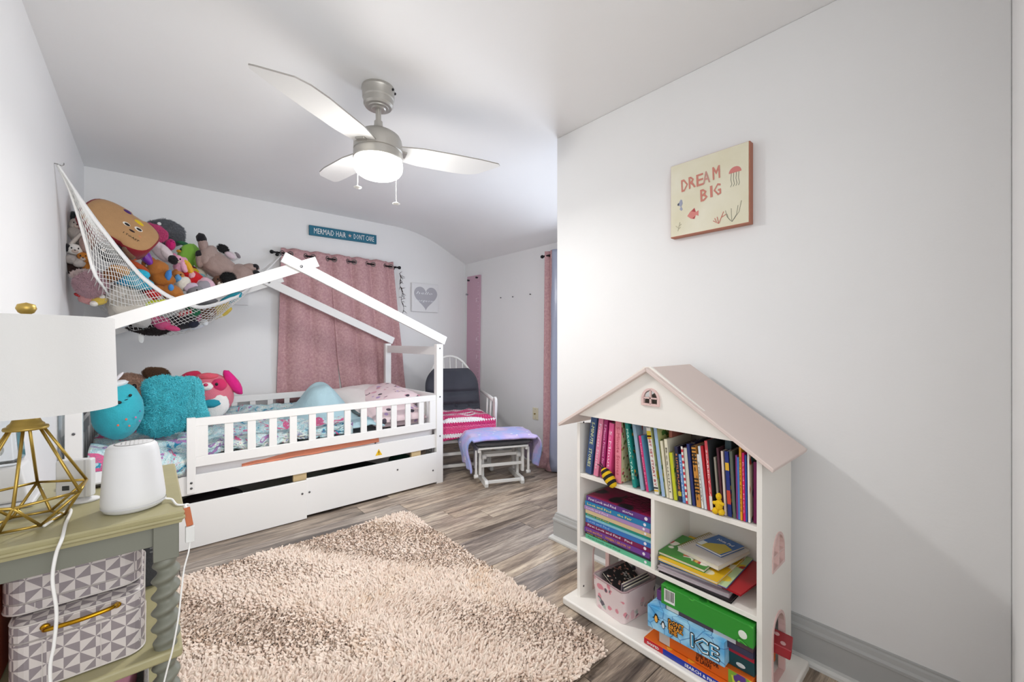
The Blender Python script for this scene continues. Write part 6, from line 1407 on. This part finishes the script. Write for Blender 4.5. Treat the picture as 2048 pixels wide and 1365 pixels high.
# ------------------------------------------------------------------ gold geometric lamp
GOLD = mat('satin_gold', '#b79a4e', .33, .85); GOLDB = mat('brushed_gold', '#bfa257', .4, .8)
lx, ly = -.183, 1.243
lamp = thing('table_lamp', 'table lamp with gold wire geometric base and white drum shade on the side table', 'lamp', (lx, ly, .80))
def pol(r, a, z): a = math.radians(a); return Vector((lx+r*math.cos(a), ly+r*math.sin(a), z))
R_, r_, t_r = .091, .052, .023
ringv = [pol(R_, 28.6+60*k, .858) for k in range(6)]; botv = [pol(r_, -1.4+60*k, .8045) for k in range(6)]; topv = [pol(t_r, 28.6+60*k, .989) for k in range(6)]
for k in range(6):
    for a, b, nm in ((topv[k], ringv[k], 'upper_rod'), (ringv[k], ringv[(k+1) % 6], 'ring_rod'), (ringv[k], botv[k], 'lower_rod'), (ringv[k], botv[(k+1) % 6], 'lower_rod'), (botv[k], botv[(k+1) % 6], 'base_rod')):
        MB().tube([a, b], .0026, 8).build(nm, GOLD, lamp, smooth=True)
for v_ in ringv + botv: pass
MB().lathe([(.0, .986), (.030, .986), (.031, .989), (.030, .992), (.025, .993), (.025, .996), (.021, 1.000), (.018, 1.008), (.018, 1.040), (0, 1.040)], (lx, ly, 0), 32, cap=False).build('lamp_socket', GOLDB, lamp, smooth=True)
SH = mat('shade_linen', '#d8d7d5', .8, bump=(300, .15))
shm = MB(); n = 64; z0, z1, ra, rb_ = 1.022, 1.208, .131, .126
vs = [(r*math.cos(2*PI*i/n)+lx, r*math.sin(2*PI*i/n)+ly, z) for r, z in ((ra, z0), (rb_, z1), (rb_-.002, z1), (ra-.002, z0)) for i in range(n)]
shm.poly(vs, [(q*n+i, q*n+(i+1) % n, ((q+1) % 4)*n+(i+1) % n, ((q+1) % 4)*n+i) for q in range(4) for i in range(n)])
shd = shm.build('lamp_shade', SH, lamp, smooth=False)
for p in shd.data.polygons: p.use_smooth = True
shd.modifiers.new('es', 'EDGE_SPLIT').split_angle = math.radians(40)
for k in range(3): MB().tube([(lx, ly, 1.200), pol(rb_-.001, 20+120*k, 1.204)], .0015, 6).build('spider_arm', GOLDB, lamp)
MB().tube([(lx, ly, 1.04), pol(.03, 0, 1.08), pol(.03, 0, 1.17), (lx, ly, 1.207)], .0018, 6).build('harp', GOLDB, lamp); MB().tube([(lx, ly, 1.04), pol(.03, 180, 1.08), pol(.03, 180, 1.17), (lx, ly, 1.207)], .0018, 6).build('harp', GOLDB, lamp)
MB().lathe([(0, 1.205), (.006, 1.206), (.005, 1.212), (.011, 1.216), (.0145, 1.224), (.012, 1.232), (0, 1.236)], (lx, ly, 0), 20, cap=False).build('finial', GOLDB, lamp, smooth=True)
MB().ball((lx, ly, 1.085), (.028, .028, .038)).build('bulb', mat('bulb_white', '#eceae4', .3), lamp, smooth=True)
CW = mat('cord_white', '#ecebe8', .5)
def cord(name, lb, pts, r, cat='cord', parent=None):
    P = cr(pts, 60); o = MB().tube(P, r, 8).build(name, CW, parent, smooth=True)
    if parent is None: tag(o, lb, cat)
    return o
cord('lamp_cord', '', [(lx+.03, ly-.05, .8035), on(2, .8035, 140, 1020), on(2, .803, 131, 1050), on(1, 1.108, 124, 1078), on(1, 1.104, 112, 1110), on(1, 1.102, 105, 1160), on(1, 1.10, 113, 1225), on(1, 1.10, 108, 1290), on(1, 1.10, 100, 1350), on(1, 1.10, 112, 1500)], .0028, parent=lamp)

# ------------------------------------------------------------------ things on the table top
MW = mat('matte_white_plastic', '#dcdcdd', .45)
dc = on(2, .80, 269, 1012); dc = Vector((dc.x, dc.y-.012, .80)); DS = .87
sm = thing('sound_machine', 'matte white rounded sound machine standing at the table front edge', 'sound machine', dc)
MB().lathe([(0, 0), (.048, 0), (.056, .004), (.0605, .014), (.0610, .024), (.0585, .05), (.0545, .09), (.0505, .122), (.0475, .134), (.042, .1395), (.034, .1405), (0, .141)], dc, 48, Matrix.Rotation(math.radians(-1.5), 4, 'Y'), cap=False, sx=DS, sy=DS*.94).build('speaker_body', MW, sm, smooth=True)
MB().lathe([(.0355, .1402), (.0365, .1412), (.0375, .1402)], dc, 40, cap=False, sx=DS, sy=DS*.94).build('touch_ring', mat('ring_grey', '#8c8b8a', .5), sm, smooth=True)
ds = MB()
for i in range(-4, 5):
    for j in range(-3, 4):
        if (i*i+j*j*1.4) < 14: ds.box(dc.x+i*.0068-.0010, dc.x+i*.0068+.0010, dc.y+j*.0075-.0010, dc.y+j*.0075+.0010, dc.z+.1405, dc.z+.1412)
o = ds.build('speaker_holes', mat('hole_grey', '#b3b2b0', .6), sm); o['kind'] = 'stuff'
MB().lathe([(.0612, .010), (.0616, .012), (.0612, .014)], dc, 48, cap=False, sx=DS, sy=DS*.94).build('base_seam', mat('seam_grey', '#c4c4c6', .5), sm, smooth=True)
cp = dc + Vector((.050, -.012, .010))
cord('power_cord', '', [cp, cp+Vector((.012, -.003, -.004)), Vector((TX1-.012, 1.158, .8035)), Vector((TX1+.006, 1.152, .801)), on(1, 1.145, 371, 1010), on(1, 1.135, 373, 1018)], .0022, parent=sm)
ad = MB().bar(on(1, 1.135, 373, 1016), on(1, 1.13, 380, 1052), .012, .0045, up=(0, 1, 0)).build('cable_tag', mat('tag_orange', '#b5591d', .4), sm, bevel=.001)
p0, p1 = on(1, 1.13, 380, 1052), on(1, 1.13, 380, 1084)
MB().bar(p0, p1, .016, .013, up=(0, 1, 0)).build('plug_adapter', mat('plug_white', '#d9d9d6', .35), sm, bevel=.002)
cord('power_cord', '', [p1, on(1, 1.125, 377, 1105), on(1, 1.12, 368, 1140), on(1, 1.11, 362, 1190), on(1, 1.105, 357, 1235), on(1, 1.10, 345, 1300), on(1, 1.10, 333, 1345), on(1, 1.10, 300, 1480)], .0016, parent=sm)
# small white camera-like panel on an oval foot
sc_ = on(2, .80, 170, 1003)
ps = thing('camera_panel', 'small square white panel on an oval foot between the lamp and sound machine', 'camera', sc_)
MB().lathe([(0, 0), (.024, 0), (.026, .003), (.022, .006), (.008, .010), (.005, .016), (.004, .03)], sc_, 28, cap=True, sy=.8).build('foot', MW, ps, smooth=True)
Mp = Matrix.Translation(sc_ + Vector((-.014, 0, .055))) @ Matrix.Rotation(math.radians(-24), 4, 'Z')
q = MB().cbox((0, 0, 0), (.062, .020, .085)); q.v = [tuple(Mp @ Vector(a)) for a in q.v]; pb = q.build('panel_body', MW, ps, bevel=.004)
q = MB().cbox((.021, -.0005, 0), (.003, .0215, .083)); q.v = [tuple(Mp @ Vector(a)) for a in q.v]; q.build('seam', mat('seam_grey', '#c4c4c6', .5), pb)
q = MB().cbox((-.012, -.0105, -.018), (.012, .001, .010)); q.v = [tuple(Mp @ Vector(a)) for a in q.v]; q.build('port', mat('port_dark', '#3c3f42', .4), pb)
pc = on(2, .812, 192, 957)
wl = thing('charging_pad', 'round white pad with a dark grey edge behind the small square panel', 'charging pad', (pc.x, pc.y, .80))
MB().lathe([(0, 0), (.050, 0), (.058, .004), (.059, .010)], (pc.x, pc.y, .80), 40).build('pad_base', mat('pad_dark', '#4a4644', .5), wl, smooth=True)
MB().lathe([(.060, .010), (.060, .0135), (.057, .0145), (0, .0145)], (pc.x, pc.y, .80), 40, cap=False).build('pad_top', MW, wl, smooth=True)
# humidifier with a clear tank
hx, hy = -.262, 1.42
hm = thing('humidifier', 'white humidifier with a clear water tank behind the lamp against the wall', 'humidifier', (hx, hy, .80))
def tap(z0, z1, a0, b0, a1, b1, nm, m, par, bev=.008):
    return MB().poly([(hx-a0, hy-b0, z0), (hx+a0, hy-b0, z0), (hx+a0, hy+b0, z0), (hx-a0, hy+b0, z0), (hx-a1, hy-b1, z1), (hx+a1, hy-b1, z1), (hx+a1, hy+b1, z1), (hx-a1, hy+b1, z1)],
        [(3, 2, 1, 0), (4, 5, 6, 7), (0, 1, 5, 4), (1, 2, 6, 5), (2, 3, 7, 6), (3, 0, 4, 7)]).build(nm, m, par, bevel=bev)
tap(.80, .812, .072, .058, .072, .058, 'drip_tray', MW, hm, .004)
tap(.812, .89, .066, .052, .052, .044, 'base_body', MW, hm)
CL = mat('clear_plastic', '#e9eef2', .08, trans=.9)
tap(.89, 1.01, .048, .040, .040, .034, 'water_tank', CL, hm)
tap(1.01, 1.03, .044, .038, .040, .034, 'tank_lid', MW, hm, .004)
MB().ball((hx+.012, hy-.03, .925), .015).build('float_ball', mat('bulb_white', '#eceae4', .3), hm, smooth=True)
bx(hx-.018, hx+.010, hy-.0425, hy-.0415, .90, .93).build('warning_label', plain('#d9d9d9', .5), hm)
bx(hx-.018, hx-.006, hy-.0425, hy-.0415, .945, .995).build('blue_label', plain('#7fa8bd', .5), hm)

# ------------------------------------------------------------------ train cases on the shelf
PW = NT('pinwheel_canvas'); g = PW.add('ShaderNodeTexCoord'); s3 = PW.add('ShaderNodeSeparateXYZ'); PW.l(g.outputs['Object'], s3.inputs[0]); n3 = PW.add('ShaderNodeSeparateXYZ'); PW.l(g.outputs['Normal'], n3.inputs[0])
ax_ = mth(PW, 'GREATER_THAN', mth(PW, 'ABSOLUTE', n3.outputs['X']), .7); az_ = mth(PW, 'GREATER_THAN', mth(PW, 'ABSOLUTE', n3.outputs['Z']), .7)
def sel(f, a, b): return mth(PW, 'ADD', mth(PW, 'MULTIPLY', f, a), mth(PW, 'MULTIPLY', mth(PW, 'SUBTRACT', 1.0, f), b))
U = mth(PW, 'MULTIPLY', mth(PW, 'ADD', sel(ax_, s3.outputs['Y'], s3.outputs['X']), 3.0), 46.0); V = mth(PW, 'MULTIPLY', mth(PW, 'ADD', sel(az_, s3.outputs['Y'], s3.outputs['Z']), 3.0), 46.0)
fu, fv = mth(PW, 'FRACT', U), mth(PW, 'FRACT', V); pu = mth(PW, 'MODULO', mth(PW, 'FLOOR', U), 2.0); pv = mth(PW, 'MODULO', mth(PW, 'FLOOR', V), 2.0)
pp_ = mth(PW, 'MODULO', mth(PW, 'ADD', pu, pv), 2.0); d1 = mth(PW, 'GREATER_THAN', fu, fv); d2 = mth(PW, 'GREATER_THAN', mth(PW, 'ADD', fu, fv), 1.0)
dd = sel(pp_, d2, d1); xr = mth(PW, 'MODULO', mth(PW, 'ADD', dd, pv), 2.0)
PW.l(PW.mix(xr, '#cbc3bf', '#8b8285'), PW.b.inputs['Base Color']); PW.b.inputs['Roughness'].default_value = .4; PW.bump(PW.noise(g.outputs['Object'], 400, 2), .2, .001)
PIP = mat('case_piping', '#c9c2bd', .5)
def case(lb, x0, x1, y0, y1, z0, z1, r, seam, hz):
    c = thing('train_case', lb, 'case', ((x0+x1)/2, (y0+y1)/2, z0), group='pinwheel patterned train cases on the table shelf')
    def loop(d, z):
        out = []
        for cx, cy, a0 in ((x1-r, y1-r, 0), (x0+r, y1-r, PI/2), (x0+r, y0+r, PI), (x1-r, y0+r, 3*PI/2)):
            for i in range(7): a = a0+PI/2*i/6; out.append((cx+(r-d)*math.cos(a), cy+(r-d)*math.sin(a), z))
        return out
    def shell(prof, nm, m):
        L = [loop(d, z) for d, z in prof]; n = 28; vs = sum(L, [])
        return MB().poly(vs, [(i*n+j, i*n+(j+1) % n, (i+1)*n+(j+1) % n, (i+1)*n+j) for i in range(len(L)-1) for j in range(n)] + [tuple(range(n))[::-1], tuple((len(L)-1)*n+j for j in range(n))]).build(nm, m, c)
    shell([(.004, z0), (0, z0+.003), (0, seam-.002)], 'case_body', PW.m); shell([(0, seam+.002), (0, z1-.008), (.002, z1-.003), (.008, z1)], 'case_lid', PW.m)
    shell([(.0015, seam-.002), (.0015, seam+.002)], 'zipper', mat('zip_grey', '#a39c98', .5))
    for z, d in ((z0+.003, 0), (z1-.004, .001)): MB().tube(loop(d, z), .0018, 6, closed=True).build('piping', PIP, c, smooth=True)
    for xx in (x0+.045, x1-.065): MB().box(xx-.0006, xx+.0006, y0-.0012, y0, z0+.004, seam-.003).build('seam_tape', PIP, c)
    if hz:
        hp_ = MB().tube(cr([(-.147, y0-.004, hz-.006), (-.142, y0-.016, hz-.002), (-.10, y0-.024, hz+.001), (-.06, y0-.020, hz+.003), (-.050, y0-.004, hz+.001)], 20), .0042, 8).build('handle', mat('gold_handle', '#b88a1e', .25, .95), c, smooth=True)
        for xx in (-.147, -.050): MB().ball((xx, y0-.003, hz-.002), (.007, .004, .006)).build('handle_mount', mat('gold_handle', '#b88a1e', .25, .95), hp_, smooth=True)
    return c
c1 = case('lower pinwheel patterned train case with a curved gold handle on its front', -.196, -.008, 1.158, 1.40, .5115, .640, .030, .605, .628)
c2 = case('upper pinwheel patterned train case set back on the lower one', -.210, -.014, 1.195, 1.44, .6415, .716, .034, .663, None)
em = MB().tube(cr([(-.075, 1.255, .7172), (-.070, 1.262, .7185), (-.064, 1.256, .7172), (-.058, 1.262, .7185), (-.050, 1.257, .7172)], 16), .0012, 6).build('script_emblem', mat('gold_handle', '#b88a1e', .25, .95), c2, smooth=True)
MB().tube([(-.155, 1.235, .7172), (-.140, 1.238, .719), (-.128, 1.242, .7172)], .0018, 6).build('gold_pull', mat('gold_handle', '#b88a1e', .25, .95), c2, smooth=True)
tag(bx(-.300, -.214, 1.17, 1.36, .5115, .70).build('storage_box', mat('terracotta_box', '#a8482a', .7, vary=.1), bevel=.004), 'terracotta orange box left of the train cases on the shelf', 'box')
gb = thing('desk_organizer', 'charcoal mesh organizer with a white top bar behind the train cases', 'organizer', (-.05, 1.50, .511))
bx(-.10, .026, 1.452, 1.545, .5115, .69).build('mesh_body', mat('charcoal_mesh', '#4d4e52', .8, bump=(400, .6), vary=.3, vscale=300), gb, bevel=.003)
bx(-.104, .014, 1.448, 1.465, .69, .703).build('top_bar', MW, gb, bevel=.003)
for k in range(7): bx(.0, .026, 1.4505, 1.452, .60+.010*k, .604+.010*k).build('vent_slat', mat('vent_grey', '#7d7f80', .5), gb)
# basket on the lower shelf
bk = thing('basket', 'white woven basket with folded clothes on the lower shelf of the table', 'basket', (-.12, 1.28, .262))
WV = mat('woven_white', '#d5d2cf', .8, bump=(160, .9, .004))
mb = MB(); x0, x1, y0, y1, z0, z1, th = -.26, -.002, 1.155, 1.42, .262, .415, .008
mb.box(x0, x1, y0, y0+th, z0, z1).box(x0, x1, y1-th, y1, z0, z1).box(x0, x0+th, y0+th, y1-th, z0, z1).box(x1-th, x1, y0+th, y1-th, z0, z1).box(x0+th, x1-th, y0+th, y1-th, z0, z0+th)
mb.build('basket_body', WV, bk, bevel=.002)
for i, (x, y, c, lb_) in enumerate(((-.06, 1.30, '#c9899b', 'pink folded garment at the right in the woven basket'), (-.13, 1.27, '#4a2a4e', 'dark plum garment in the middle of the woven basket'), (-.20, 1.30, '#1f9aa8', 'teal garment at the left in the woven basket'))):
    tag(MB().ball((x, y, .375), (.042, .09, .055), bumpy=.3, seed=i, n=24, m=14).build('garment', mat('garment_%d' % i, c, .85, bump=(50, .5), vary=.25, vscale=30), smooth=True), lb_, 'clothes')
pm = on(1, 1.35, 350, 1328)
tag(MB().tube([pm, pm+Vector((.0, .0, -.05))], .006, 10).build('marker_pen', mat('marker_purple', '#5b1f86', .35)), 'purple marker standing at the right edge of the lower shelf', 'pen') if False else None
